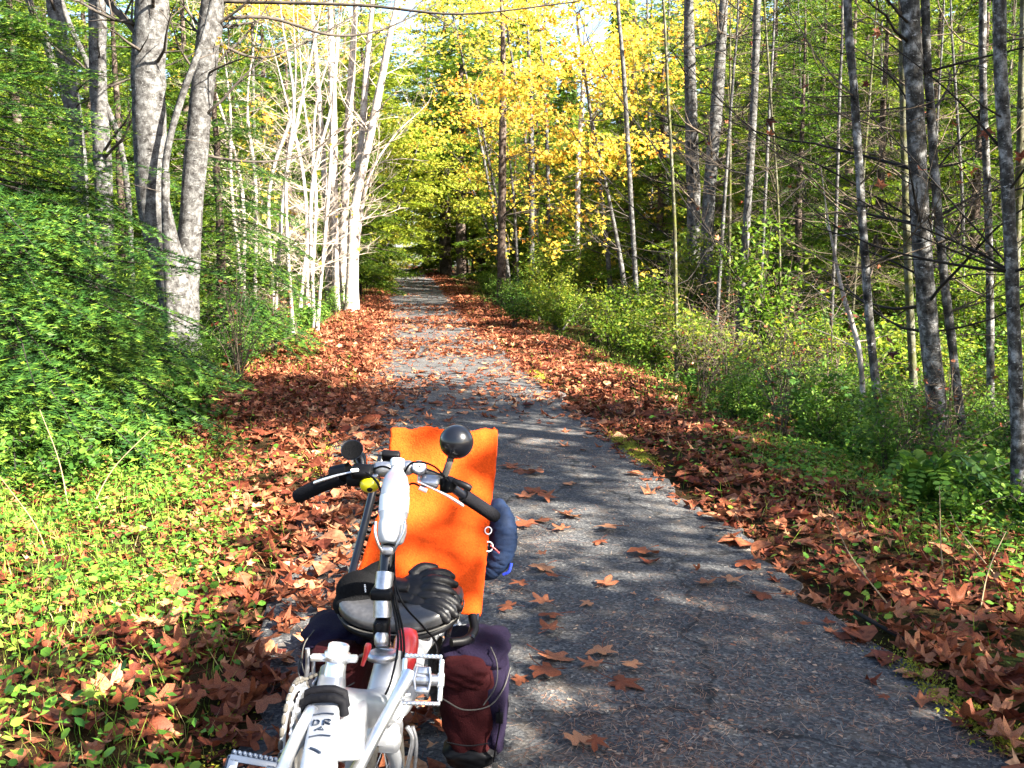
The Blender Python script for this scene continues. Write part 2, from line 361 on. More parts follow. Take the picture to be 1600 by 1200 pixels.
def scatter(mb, shapes, pos, size, nrm, tint, rng, spin=None):
    """place one of shapes at each pos, facing nrm"""
    pos = np.asarray(pos, float); n = len(pos)
    if n == 0: return
    size = np.broadcast_to(size, (n,)); which = rng.integers(0, len(shapes), n)
    nz = nrm / (np.linalg.norm(nrm, axis=1)[:, None] + 1e-9)
    a = rng.standard_normal((n, 3)); x = a - nz * (a * nz).sum(1)[:, None]; x /= np.linalg.norm(x, axis=1)[:, None] + 1e-9; y = np.cross(nz, x)
    if spin is not None:
        y = spin - nz * (spin * nz).sum(1)[:, None]; y /= np.linalg.norm(y, axis=1)[:, None] + 1e-9; x = np.cross(y, nz)
    for k, (sv, sf) in enumerate(shapes):
        q = np.where(which == k)[0]
        if not len(q): continue
        B = np.stack([x[q], y[q], nz[q]], 1)               # rows are axes
        V = np.einsum('vi,nij->nvj', sv, B) * size[q][:, None, None] + pos[q][:, None]
        m = len(sv)
        if isinstance(sf, np.ndarray):
            F = (sf[None] + (np.arange(len(q)) * m)[:, None, None]).reshape(-1, sf.shape[1])
            mb.add(V.reshape(-1, 3), F, np.repeat(tint[q], m))
        else:
            for w in sorted(set(len(f) for f in sf)):
                s2 = np.array([f for f in sf if len(f) == w]); F = (s2[None] + (np.arange(len(q)) * m)[:, None, None]).reshape(-1, w)
                if w == min(len(f) for f in sf): mb.add(V.reshape(-1, 3), F, np.repeat(tint[q], m)); base = mb.n - len(q) * m
                else: mb.l.append((F + base).ravel()); mb.t.append(np.full(len(F), w))

rng = np.random.default_rng(7)
# how thick the litter lies, leaves per square metre
def litter(x, y):
    u = x - pc(y); L = np.interp(y, [2, 4, 6, 10, 15, 20, 28, 40, 60, 100], [-.75, -.95, -1.2, -1.9, -2.1, -1.95, -1.35, -1.0, -.8, -.9])
    Rr = np.interp(y, [2, 5, 7, 11, 15, 26, 40, 60, 100], [3.4, 3.0, 2.95, 3.05, 3.3, 3.0, 2.9, 2.7, 2.2])
    patch = .75 + .5 * wave(x, y, .8, 3.3)
    onleft = smooth(L - .5, L + .1, x) * (1 - smooth(np.interp(y, [2, 6, 9, 14, 28], [-.05, -.05, -.45, -.5, -.5]), np.interp(y, [2, 6, 9, 14, 28], [.2, .35, .1, .05, 0]), x))
    onright = smooth(.78 * HW, 1.08 * HW, u) ** 1.5 * (1 - smooth(Rr - .25, Rr + .6, x))
    mid = (np.abs(u) < HW) * np.interp(y, [2, 6.2, 8, 10, 13, 16, 24, 27, 32, 40], [0, 1.5, 14, 85, 140, 190, 210, 150, 35, 30]) * np.clip(.8 + .7 * wave(x, y, .75, .9), .25, 2) * (.55 + .45 * np.abs(u) / HW)
    outer = (14 + (150 - 25 * (u < 0)) * (y < 8.5) + 35 * (y < 16)) * (u > -7) * (u < 6)
    return np.clip(380 * onleft * np.clip(patch, .8, 1.2) + 360 * onright * np.clip(patch, .75, 1.3) + mid, outer * (np.abs(u) > HW), None)
pts = []
for (y0, y1, nmax) in ((2.4, 8, 470), (8, 16, 470), (16, 32, 330), (32, 70, 130), (70, 110, 40)):
    x0, x1 = (-4.5, 5.5) if y0 < 16 else (-4, 5.5)
    n = int((x1 - x0) * (y1 - y0) * nmax); x = rng.uniform(x0, x1, n); y = rng.uniform(y0, y1, n)
    keep = rng.uniform(0, nmax, n) < litter(x, y) * (1 if y0 < 16 else .6 if y0 < 32 else .3)
    pts.append(np.column_stack([x[keep], y[keep]]))
pts = np.concatenate(pts)
q = np.array([[p.x, p.y, 1] for p in []]) if False else None
# where each lands in the picture
CMi = np.array(CM.inverted())
def proj(x, y, z):
    w = np.column_stack([x, y, z - CAMZ]) @ CMi.T
    return 800 + FPX * w[:, 0] / -w[:, 2], 600 - FPX * w[:, 1] / -w[:, 2], -w[:, 2]
zz = pz(pts[:, 0], pts[:, 1]); px_, py_, dd = proj(pts[:, 0], pts[:, 1], zz)
seen = (px_ > -80) & (px_ < 1680) & (py_ < 1290)
pts, zz, px_, py_, dd = pts[seen], zz[seen], px_[seen], py_[seen], dd[seen]
dens = litter(pts[:, 0], pts[:, 1])
lift = rng.uniform(.0, 1, len(pts)) ** 1.5 * np.clip(dens / 340, .06, 1) * .055 + .006
tilt = np.clip(dens / 340, .12, 1) * .30
order = np.argsort(dd + 1.2 * (np.abs(px_ - 640) < 150) * (py_ > 700))
hero = np.zeros(len(pts), bool)
cand = [i for i in order if -20 < px_[i] < 1620 and py_[i] < 1215 and lift[i] > .03 and not (440 < px_[i] < 800 and py_[i] > 960)]
hero[cand[:225]] = True
SHAPES = [simple_leaf(np.random.default_rng(50 + i), rng.uniform(.3, .95)) for i in range(18)]
rest = ~hero; n = rest.sum()
mb = MB(); nr = np.column_stack([rng.standard_normal((n, 2)) * tilt[rest][:, None], np.ones(n)])
sz = (.055 + .12 * rng.uniform(0, 1, n) ** 1.5) * np.where(pts[rest][:, 1] > 16, 1.25, 1)
CR = [(OVAL[0] * [1.5, 1, 2.4], OVAL[1]), (DIAM[0] * [1.8, 1, 3], DIAM[1])]
scatter(mb, SHAPES + CR * 2, np.column_stack([pts[rest], (zz + lift)[rest]]), sz, nr, np.clip(rng.normal(.54, .25, n) + .1 * (np.abs(pts[rest][:, 0] - pc(pts[rest][:, 1])) < 1.1), 0, 1), rng)
o = mb.build('leaf_litter', M['leaf_brown'], smooth_=False); tag(o, 'thick carpet of brown maple leaves along both sides of the trail', 'fallen leaves', kind='stuff')
HM = []
for i in range(12):
    r2 = np.random.default_rng(200 + i); v, f = maple_leaf(r2, r2.uniform(.3, .95)); m_ = MB(); m_.add(v, f, .12 + .78 * (i % 6) / 5 + .05 * r2.standard_normal())
    tube(m_, crv([(0, -.05, .0), (.03, -.35, .02), (.10, -.62, .05)], 3), [.012, .010, .009, .009, .009, .009, .012], 4, c=.25)
    HM.append(m_.mesh('fallen_leaf', M['leaf_brown'], True))
FLAT = []
for i in range(8):
    r2 = np.random.default_rng(300 + i); v, f = maple_leaf(r2, r2.uniform(.12, .45)); m_ = MB(); m_.add(v, f, .5 + .42 * (i % 4) / 3)
    tube(m_, crv([(0, -.05, .0), (.02, -.35, .03), (-.06, -.62, .05)], 3), [.012, .010, .009, .009, .009, .009, .012], 4, c=.4)
    FLAT.append(m_.mesh('fallen_leaf', M['leaf_brown'], True))
def leaf_obj(me, p, size, rot, label, group):
    o = bpy.data.objects.new('fallen_leaf', me); COL.objects.link(o); o.location = p; o.scale = (size,) * 3; o.rotation_euler = rot
    return tag(o, label, 'leaf', group)
for i in np.where(hero)[0]:
    left = px_[i] < 640
    on = abs(pts[i, 0] - pc(pts[i, 1])) < HW * .97
    lab, grp = (('curled brown maple leaf among the trodden leaves at the left edge of the trail', 'maple leaves on the left edge of the trail') if on and left else
                ('brown maple leaf lying on the right half of the trail', 'maple leaves on the right half of the trail') if on else
                ('curled brown maple leaf in the litter beside the green ground cover left of the bicycle', 'maple leaves left of the bicycle') if left else
                ('curled brown maple leaf in the drift along the right edge of the trail', 'maple leaves along the right verge'))
    leaf_obj(HM[rng.integers(0, 12)], (pts[i, 0], pts[i, 1], zz[i] + lift[i] + .010), rng.uniform(.09, .18), (rng.normal(0, .22), rng.normal(0, .22), rng.uniform(0, 6.28)), lab, grp)
# the leaves that lie singly on the bare asphalt, left to right and far to near
SINGLE = [(816, 749, 46), (800, 742, 40), (835, 752, 44), (891, 767, 28), (836, 782, 50), (852, 792, 45), (820, 790, 40), (889, 822, 45), (826, 838, 50), (843, 828, 42), (878, 844, 40), (953, 842, 45), (938, 861, 36), (1009, 880, 62),
          (847, 889, 22), (851, 904, 50), (866, 921, 40), (814, 936, 40), (945, 931, 48), (1091, 908, 18), (1166, 899, 45), (1172, 890, 32), (1102, 931, 45), (1140, 926, 50), (1189, 944, 55), (795, 972, 42), (848, 966, 50), (919, 962, 30),
          (866, 985, 50), (859, 1009, 52), (862, 1049, 72), (941, 1041, 60), (851, 1079, 80), (810, 1086, 42), (926, 1064, 56), (990, 1071, 46), (971, 1092, 78), (1027, 959, 15), (1144, 1037, 16), (990, 948, 14), (1380, 1113, 28), (1258, 998, 30), (885, 815, 30), (905, 1190, 60), (930, 1196, 50), (1040, 1187, 20)]
WORDS = {13: 'wide curled maple leaf alone in the middle of the sunlit asphalt', 18: 'tan maple leaf lying alone on the asphalt right of the seat', 19: 'small brown leaf standing on edge on the bare asphalt', 36: 'large pale brown maple leaf, nearest of the cluster right of the pannier', 32: 'largest tan maple leaf on the asphalt close to the right pannier',
         40: 'small orange leaf alone on the near asphalt toward the right verge', 38: 'tiny orange leaf scrap on bare asphalt in the foreground', 24: 'pointed brown maple leaf, rightmost of the cluster by the right edge', 39: 'tiny dark red leaf scrap on the asphalt', 9: 'tan maple leaf on top of another beside the blue jacket', 3: 'flat tan maple leaf just beyond the orange towel, apart from the heap'}
for k, (a, b, w) in enumerate(SINGLE):
    g = ground_at(a, b); s = w * g.y / FPX * 1.12
    up = k == 19
    leaf_obj(FLAT[k % 8] if not up else HM[3], (g.x, g.y, float(pz(g.x, g.y)) + .012 + .01 * (k % 3)), s, (rng.normal(0, .1) + (1.1 if up else 0), rng.normal(0, .1), rng.uniform(0, 6.28)),
             WORDS.get(k, 'tan maple leaf lying flat on the bare asphalt right of the bicycle'), 'single maple leaves on the asphalt')
# needles, seeds and crumbs on the asphalt
n = 44000; x = rng.uniform(-.6, 2.1, n); y = 2.6 + 9 * rng.uniform(0, 1, n) ** 1.5
k = (rng.uniform(0, 1, n) < np.clip(.35 + .9 * wave(x, y, 1.1, 2.2), .08, 1)) & (np.abs(x - pc(y)) < HW); x, y = x[k], y[k]; n = len(x)
NEED = (np.array([(-.02, -.5, 0), (.02, -.5, 0), (.014, .5, .06), (-.014, .5, .06)]), np.array([[0, 1, 2, 3]]))
CRUMB = (np.array([(-.2, -.3, 0), (.25, -.25, .1), (.15, .4, .05), (-.2, .3, .12)]), np.array([[0, 1, 2, 3]]))
mb = MB(); pos = np.column_stack([x, y, pz(x, y) + .004]); up = np.column_stack([rng.standard_normal((n, 2)) * .12, np.ones(n)])
cut = int(n * .93); scatter(mb, [NEED], pos[:cut], rng.uniform(.018, .05, cut), up[:cut], rng.uniform(.0, 1, cut), rng)
scatter(mb, [CRUMB], pos[cut:], rng.uniform(.008, .028, n - cut), up[cut:], rng.uniform(.4, 1, n - cut), rng)
o = mb.build('needle_litter', M['needle_dry'], smooth_=False); tag(o, 'fallen fir needles and leaf crumbs sprinkled over the asphalt', 'needle litter', kind='stuff')
# moss along the edges of the asphalt
mm, nt, bs, out = mat('moss'); nz = noise(nt, coord(nt), 90, 4)
nt.links.new(ramp(nt, nz.outputs[0], [(.3, (.10, .12, .01)), (.7, (.38, .36, .02))]).outputs[0], bs.inputs['Base Color']); bs.inputs['Roughness'].default_value = 1; bump(nt, bs, nz.outputs[0], 1, .02)
mb = MB(); n = 36000; y = rng.uniform(2.6, 14, n); s = rng.choice([-1, 1], n, p=[.15, .85]); x = pc(y) + s * (HW + rng.normal(.02, .045, n))
k = wave(x * 0, y, .9, 1.7) + .25 * rng.standard_normal(n) > .5; x, y = x[k], y[k]; n = len(x)
scatter(mb, [DIAM], np.column_stack([x, y, np.maximum(pz(x, y), pe(y)) + rng.uniform(0, .02, n)]), rng.uniform(.008, .022, n), rng.standard_normal((n, 3)) + [0, 0, .6], rng.uniform(0, 1, n), rng)
o = mb.build('moss', mm, smooth_=False); tag(o, 'yellow green moss growing along the right edge of the asphalt', 'moss', kind='stuff')
# low ground cover and grass on both verges
def verge_green(x, y):
    u = x - pc(y); L = np.interp(y, [2, 4, 6, 10, 15, 20, 28, 40], [-.6, -.75, -1.0, -1.8, -2.0, -1.85, -1.3, -1.0])
    Rr = np.interp(y, [2, 5, 7, 11, 15, 26, 40], [3.0, 2.75, 2.75, 2.9, 3.2, 2.9, 2.8])
    return np.clip(smooth(L + .25, L - .35, x) + smooth(Rr - .35, Rr + .3, x) + .10 * (np.abs(u) > HW), 0, 1) if False else np.clip((1 - smooth(L - .35, L + .3, x)) + smooth(Rr - .4, Rr + .3, x) + .07 * (np.abs(u) > HW), 0, 1)
def spots(n, x0, x1, y0, y1, f):
    x = rng.uniform(x0, x1, n); y = rng.uniform(y0, y1, n); k = (rng.uniform(0, 1, n) < f(x, y)) & (np.abs(x - pc(y)) > HW * 1.02)
    z = gz(x, y); a, b, d = proj(x, y, z); k &= (a > -150) & (a < 1750) & (b < 1350); return x[k], y[k], z[k]
def clumpy(f, s, k0): return lambda x, y: f(x, y) * np.clip(.75 + .9 * wave(x, y, s, k0), .35, 1)
mb = MB()
for (n, y0, y1) in ((95000, 2.4, 7.5), (18000, 7.5, 16)):
    x, y, z = spots(n, -4.6, 5.6, y0, y1, clumpy(verge_green, 1.6, 4.1)); n = len(x)
    scatter(mb, [OVAL, DIAM, ROUND, DIAM], np.column_stack([x, y, z + rng.uniform(.02, .13, n)]), rng.uniform(.016, .048, n) * (1 if y0 < 5 else 1.15), np.column_stack([rng.standard_normal((n, 2)) * .45, np.ones(n)]), np.clip(rng.normal(.5, .25, n), 0, 1), rng)
o = mb.build('ground_cover', M['leaf_cover'], smooth_=False); tag(o, 'low round-leaved green ground cover on both verges', 'ground cover', kind='stuff')
BLADE = (np.array([(-.012, 0, 0), (.012, 0, 0), (.010, .05, .45), (-.010, .05, .45), (.0, .28, .85)]), [[0, 1, 2, 3], [3, 2, 4]])
mb = MB()
for (n, y0, y1, s) in ((60000, 2.4, 8, 1.), (20000, 8, 22, 1.5), (9000, 22, 45, 2.2)):
    x, y, z = spots(n, -5, 6, y0, y1, clumpy(verge_green, 1.1, 1.2)); n = len(x)
    scatter(mb, [BLADE], np.column_stack([x, y, z - .01]), rng.uniform(.06, .17, n) * s ** .7, np.column_stack([rng.standard_normal((n, 2)) * .28, np.ones(n)]), np.clip(rng.normal(.5, .32, n), 0, 1), rng)
o = mb.build('grass', M['grass'], smooth_=False); tag(o, 'short grass growing through the leaves on both verges', 'grass', kind='stuff')

# ------------------------------------------------------------------ trees
def unit(v): return v / (math.sqrt(v.dot(v)) + 1e-12)
def wander(p, d, L, n, wob, up, rng):
    pts = [np.array(p, float)]; d = unit(np.array(d, float))
    for i in range(n):
        d = unit(d + wob * rng.standard_normal(3) + np.array([0, 0, up])); pts.append(pts[-1] + d * L / n)
    return np.array(pts)
def limb(mb, p, d, L, r, lev, rng, up=.05, wob=.12, kids=5, ends=None, sides=(5, 4, 3), ratio=.45):
    n = max(3, min(8, int(L / .22))) if lev == 0 else 3
    pts = wander(p, d, L, n, wob, up, rng); rad = r * (1 - np.linspace(0, 1, len(pts)) * .8)
    tube(mb, pts, rad, sides[min(lev, 2)], cap=False, c=rng.uniform(0, 1))
    if ends is not None and lev >= 1: ends.append(pts[-1]); ends.append(pts[len(pts) // 2])
    if lev < 2:
        for k in range(max(1, int(kids * (1 if lev == 0 else .55)))):
            t = rng.uniform(.2, .97); i = min(len(pts) - 2, int(t * (len(pts) - 1))); q = pts[i] + (pts[i + 1] - pts[i]) * (t * (len(pts) - 1) - i)
            ax = unit(pts[i + 1] - pts[i]); s = rng.standard_normal(3); s = unit(s - ax * s.dot(ax)); s[2] = s[2] * .6 + .1
            limb(mb, q, ax * rng.uniform(.5, 1.0) + s * rng.uniform(.5, .95), L * ratio * (1.1 - .6 * t) * rng.uniform(.6, 1.2), r * .5 * (1 - .5 * t), lev + 1, rng, up, wob * 1.2, kids, ends, sides, ratio)
MAPLES = [simple_leaf(np.random.default_rng(80 + i), .5) for i in range(6)]
def wood(name, label, cat, line, r0, r1, top, bark, twig, seed, nb=26, bl=1.5, kids=5, zmin=.8, group=None, leaves=0, leafmat=None, rise=.45, extra=(), lsize=(.08, .18), reach=1.0):
    """a tree whose stem follows LINE (world points from the ground up) and goes on to the height TOP"""
    rg = np.random.default_rng(seed); line = [np.array(q, float) for q in line]
    d = unit(line[-1] - line[-2]); d = unit(d + np.array([0, 0, .6])); z = line[-1][2]
    while line[-1][2] < top: line.append(line[-1] + d * min(1.6, max(.5, top - line[-1][2])) + rg.standard_normal(3) * [.08, .08, 0]); d = unit(d + rg.standard_normal(3) * .06)
    c = crv(line, 5); z0 = c[0][2]; h = (c[:, 2] - z0) / (c[-1][2] - z0)
    rad = r0 + (r1 - r0) * np.clip((c[:, 2] - z0) / max(.1, min(8., c[-1][2] - z0)), 0, 1); rad = rad * (1 - .85 * smooth(.45, 1.0, h)) * (1 + .45 * np.exp(-(c[:, 2] - z0) / .18))
    root = thing(name, label, cat, tuple(c[0]), group)
    c0 = c.copy(); c0[0][2] -= .12
    m = MB(); tube(m, c0, rad, 12 if r0 > .05 else 7, cap=False, rough=.04, rng=rg); m.build('trunk', bark, root)
    m = MB(); ends = []
    for k in range(nb):
        t = rg.uniform(0, 1); zt = z0 + zmin + (c[-1][2] - z0 - zmin) * t ** 1.1; i = int(np.argmin(np.abs(c[:, 2] - zt)))
        a = rg.uniform(0, 6.283); L = bl * rg.uniform(.5, 1.25) * (1 - .35 * t)
        limb(m, c[i], (math.cos(a) * reach, math.sin(a) * reach, rise * rg.uniform(.3, 1.6)), L, max(.005, min(.03, rad[i] * rg.uniform(.12, .28))), 0, rg, .05, .13, kids, ends)
    for pl, rr in extra:
        q = crv(pl, 6); tube(m, q, np.linspace(rr, rr * .3, len(q)), 6, cap=False, c=.4)
        for i in range(2, len(q) - 1, 2):
            ax = unit(q[i + 1] - q[i]); limb(m, q[i], ax * .8 + rg.standard_normal(3) * .5, rg.uniform(.25, .8), rr * .35, 1, rg, .04, .15, 3, ends)
    m.build('branches', twig, root)['kind'] = 'stuff'
    if leaves and ends:
        e = np.array(ends); pos = e[rg.integers(0, len(e), leaves)] + rg.normal(0, .06, (leaves, 3)); m = MB()
        scatter(m, MAPLES, pos, rg.uniform(*lsize, leaves), rg.standard_normal((leaves, 3)) * .7 + [0, -.2, .7], np.clip(rg.normal(.55, .25, leaves), 0, 1), rg); m.build('leaves', leafmat, root, False)['kind'] = 'stuff'
    return root
def W(pts, Y, dY=0.0):
    """measured stem: picture points from the ground up at distance Y, leaning dY metres away over its length"""
    n = len(pts); return [P(a, b, Y + dY * i / max(1, n - 1)) for i, (a, b) in enumerate(pts)]
def stem(pts, dY=0.0, Y=None):
    if Y is None:
        g = ground_at(*pts[0]); Y = g.y
    else: g = G(pts[0][0], Y)
    w = W(pts, Y, dY); w[0] = g; return w, Y
def pxr(w, Y): return w * Y / FPX / 2

# --- left bank: grey alders
g_l = 'grey alders on the left bank'
l2, y2 = stem([(292, 572), (294, 430), (301, 300), (318, 120), (333, 0)])
wood('alder_tree', 'grey alder leaning right, nearest to the trail of the left alders', 'tree', l2, pxr(34, y2), pxr(34, y2), 11, M['bark_alder'], M['twig'], 11, 26, 1.7, 5, 3.2, g_l,
     extra=[([P(335, 30, y2), P(420, 28, y2 + .3), P(520, 55, y2 + .6), P(600, 45, y2 + .9), P(690, 2, y2 + 1.2)], .030), ([P(340, 2, y2), P(560, 8, y2 - .4), P(720, 22, y2 - .8), P(905, 2, y2 - 1.2)], .028), ([P(303, 240, y2), P(380, 252, y2 + .2), P(440, 250, y2 + .4), P(490, 236, y2 + .6), P(530, 200, y2 + .7)], .022), ([P(325, 60, y2), P(400, 90, y2 + .3), P(470, 70, y2 + .6), P(560, 20, y2 + 1)], .025)], leaves=60, leafmat=M['leaf_yellow'])
l1, y1 = stem([(285, 560), (268, 430), (244, 340), (234, 200), (233, 90), (238, 0)], Y=14)
wood('alder_tree', 'thick grey alder trunk, stoutest on the left bank', 'tree', l1, pxr(50, 14), pxr(46, 14), 12, M['bark_alder'], M['twig'], 12, 24, 1.8, 5, 3.6, g_l, extra=[([P(232, 75, 14), P(205, 40, 14.2), P(170, 5, 14.5), P(150, -30, 14.6)], .07)])
l3, y3 = stem([(262, 480), (258, 330), (262, 235), (285, 150), (318, 60), (330, 10)], Y=13.6)
wood('alder_sapling', 'slim grey stem curving right between the two big left alders', 'tree', l3, pxr(11, 13.6), pxr(9, 13.6), 7.5, M['bark_alder'], M['twig'], 13, 14, 1.0, 4, 2.2, g_l)
for k, (pl, w, lab) in enumerate([([(165, 420), (160, 250), (153, 120), (152, 0)], 26, 'straight grey alder left of the stoutest trunk'), ([(128, 420), (122, 240), (104, 110), (84, 0)], 24, 'grey alder leaning left at the far left, behind the fir boughs'),
                                  ([(130, 430), (118, 230), (80, 90), (44, 0)], 11, 'thin dark alder stem leaning hard left behind the fir boughs'), ([(205, 440), (195, 260), (150, 130), (98, 10)], 9, 'thin alder pole crossing behind the left trunks')]):
    Yk = 16.5 + .6 * k; s, _ = stem(pl, Y=Yk); wood('alder_tree', lab, 'tree', s, pxr(w, Yk), pxr(w * .9, Yk), 11, M['bark_alder'], M['twig'], 20 + k, 20, 1.6, 5, 2.5, g_l)
# --- left, further on: sunlit pale clump beside the trail
g_c = 'pale stems beside the trail on the left'
for k, (pl, w, lab) in enumerate([([(543, 474), (549, 400), (553, 330), (585, 180), (612, 40), (620, 0)], 14, 'pale forked trunk standing nearest to the trail on the left'), ([(553, 470), (556, 330), (566, 200), (574, 90), (582, 0)], 12, 'straight pale stem rising from the fork beside the trail'),
                                  ([(527, 462), (522, 350), (520, 180), (516, 0)], 15, 'straight pale stem left of the forked trunk'), ([(531, 458), (538, 330), (547, 150), (556, 0)], 14, 'pale stem between the forked trunk and its left neighbour'),
                                  ([(513, 455), (508, 300), (498, 150), (487, 0)], 10, 'leftmost slim pale stem of the sunlit clump'), ([(548, 462), (570, 300), (610, 220), (665, 165)], 7, 'thin pale stem bending right over the trail')]):
    Yk = 28 + .35 * k; s, _ = stem(pl, Y=Yk); wood('maple_stem', lab, 'tree', s, pxr(w, Yk), pxr(w * .8, Yk), 12 if k < 5 else 6.5, M['bark_pale'], M['twig_pale'], 40 + k, 22, 1.9, 5, 2.2, g_c, rise=.8, leaves=12, leafmat=M['leaf_yellow'])
# --- left: tangle of bare sunlit saplings
g_t = 'bare saplings tangled behind the left alders'
rs = random.Random(5)
for k in range(11):
    Yk = rs.uniform(20, 27); a = rs.uniform(360, 500); lean = rs.uniform(-45, 60)
    j = lambda: rs.uniform(-16, 16)
    s, _ = stem([(a, 430), (a + lean * .25 + j(), 300), (a + lean * .6 + j(), 160), (a + lean * 1.6 + j(), 20)], Y=Yk)
    wood('bare_sapling', 'pale bare sapling in the tangle behind the left alders', 'tree', s, pxr(6, Yk), pxr(5, Yk), 7.5, M['bark_pale'], M['twig_pale'], 60 + k, 34, 1.7, 6, .8, g_t, rise=.45, leaves=8, leafmat=M['leaf_yellow'])
# --- right bank
g_r = 'slender trees on the right bank'
RT = [([(1036, 500), (1039, 300), (1041, 120), (1046, 0)], 14, 'bark_alder', 'slim grey trunk left of the pale twin trunks on the right bank'), ([(1080, 545), (1084, 330), (1080, 200), (1076, 0)], 23, 'bark_alder', 'left one of the two pale twin trunks on the right bank'),
      ([(1100, 553), (1107, 330), (1121, 150), (1131, 0)], 22, 'bark_alder', 'right one of the two pale twin trunks, leaning right'), ([(1150, 605), (1163, 400), (1176, 200), (1182, 60), (1184, 0)], 13, 'bark_alder', 'slim smooth grey trunk standing right of the pale twin trunks'),
      ([(1387, 738), (1364, 560), (1350, 380), (1335, 150), (1324, 0)], 14, 'bark_birch', 'thin black and white mottled stem left of the thick mottled trunk'), ([(1476, 745), (1455, 560), (1438, 350), (1429, 150), (1422, 0)], 31, 'bark_birch', 'thickest mottled trunk on the right bank'),
      ([(1512, 745), (1490, 560), (1470, 380), (1456, 200), (1446, 0)], 15, 'bark_birch', 'thin mottled stem hugging the right side of the thick mottled trunk'), ([(1592, 800), (1588, 600), (1575, 300), (1562, 0)], 23, 'bark_birch', 'mottled trunk cut by the right edge of the picture'),
      ([(1548, 705), (1546, 400), (1536, 0)], 13, 'bark_birch', 'dark slim stem between the thick mottled trunk and the right edge'), ([(1578, 690), (1592, 300), (1600, 0)], 13, 'bark_moss', 'mossy stem behind the trunk at the right edge'),
      ([(1432, 690), (1416, 350), (1410, 0)], 13, 'bark_moss', 'yellow green mossy stem left of the thick mottled trunk')]
XR = {5: [([(1441, 350), (1300, 268), (1180, 205), (1050, 80)], 0.0099), ([(1437, 190), (1380, 110), (1260, 70), (1150, 60)], 0.0083), ([(1436, 300), (1520, 200), (1600, 170)], 0.0099)],
      4: [([(1352, 330), (1270, 265), (1180, 215), (1110, 200)], 0.0066), ([(1349, 360), (1250, 270), (1150, 180), (1060, 50)], 0.0066)],
      1: [([(1084, 400), (985, 320), (900, 215), (850, 150)], 0.0165), ([(1081, 420), (960, 390), (880, 320), (800, 240)], 0.0154), ([(1083, 300), (1000, 200), (930, 90), (900, 0)], 0.0165)],
      3: [([(1162, 420), (1080, 330), (1010, 200), (985, 60)], 0.0110), ([(1166, 380), (1240, 300), (1330, 220), (1400, 180)], 0.0110)],
      7: [([(1590, 430), (1500, 330), (1400, 220), (1310, 140)], 0.0088), ([(1580, 250), (1490, 150), (1380, 60)], 0.0099)]}
for k, (pl, w, bk, lab) in enumerate(RT):
    s, Yk = stem(pl); ex = [([P(a, b, Yk + (.3 - .15 * j) * i * (1 if k != 5 else .6)) for i, (a, b) in enumerate(q)], r) for j, (q, r) in enumerate(XR.get(k, []))]
    wood('alder_tree' if bk != 'bark_birch' else 'mottled_tree', lab, 'tree', s, pxr(w, Yk), pxr(w * .8, Yk), 10 if w > 12 else 8, M[bk], M['twig_dark'] if k % 2 else M['dry_twig'], 100 + k, 44, 1.6 if w > 12 else 1.2, 6, 1.2, g_r, rise=.35, extra=ex, leaves=10, leafmat=M['leaf_brown'])
s, Yk = stem([(1322, 702), (1346, 640), (1344, 560), (1330, 500), (1316, 455)])
wood('crooked_sapling', 'short crooked pale sapling left of the thin mottled stem', 'tree', s, pxr(9, Yk), pxr(7, Yk), 1.9, M['bark_pale'], M['twig_pale'], 130, 7, .7, 3, .7, None, leaves=4, leafmat=M['leaf_brown'])
for k in range(16):
    Yk = rs.uniform(13, 24); a = 1060 + 540 * (k + rs.random()) / 16; lean = rs.uniform(-40, 40)
    s, _ = stem([(a, 560), (a + lean * .3, 350), (a + lean * .7, 150), (a + lean, 0)], Y=Yk)
    wood('bare_sapling', 'thin bare sapling standing back among the firs on the right', 'tree', s, pxr(5, Yk) * rs.uniform(.6, 1.3), pxr(3.5, Yk), 8, M['bark_alder'] if k % 2 else M['bark_moss'], M['dry_twig'] if k % 3 else M['twig_dark'], 140 + k, 40, 1.8, 7, .6, 'bare saplings among the right firs', rise=.2, leaves=6, leafmat=M['leaf_brown'])
# --- middle distance
g_m = 'trunks in the middle distance'
for k, (pl, w, bk, Yk, lab) in enumerate([([(783, 474), (785, 250), (786, 80), (783, 0)], 13, 'bark_fir', 31, 'dark straight trunk on the right edge of the trail far ahead'), ([(831, 400), (830, 200), (823, 0)], 10, 'bark_alder', 34, 'tall pale trunk right of the dark trunk far ahead'),
                                          ([(858, 400), (854, 200), (838, 0)], 7, 'bark_alder', 35, 'slender pale trunk beside the tall pale one far ahead'), ([(903, 420), (903, 280), (912, 120), (915, 0)], 9, 'bark_pale', 33, 'pale trunk under the yellow maple leaves'),
                                          ([(812, 400), (800, 280), (778, 150)], 5, 'bark_alder', 33, 'thin pole leaning left towards the dark trunk'), ([(1000, 470), (985, 300), (975, 120), (965, 0)], 8, 'bark_alder', 24, 'slender grey trunk below the orange maple leaves')]):
    s, _ = stem(pl, Y=Yk); wood('alder_tree', lab, 'tree', s, pxr(w, Yk), pxr(w * .85, Yk), 12 if k != 4 else 7, M[bk], M['twig'], 170 + k, 24, 1.8, 5, 2.5, g_m, leaves=30, leafmat=M['leaf_yellow'])

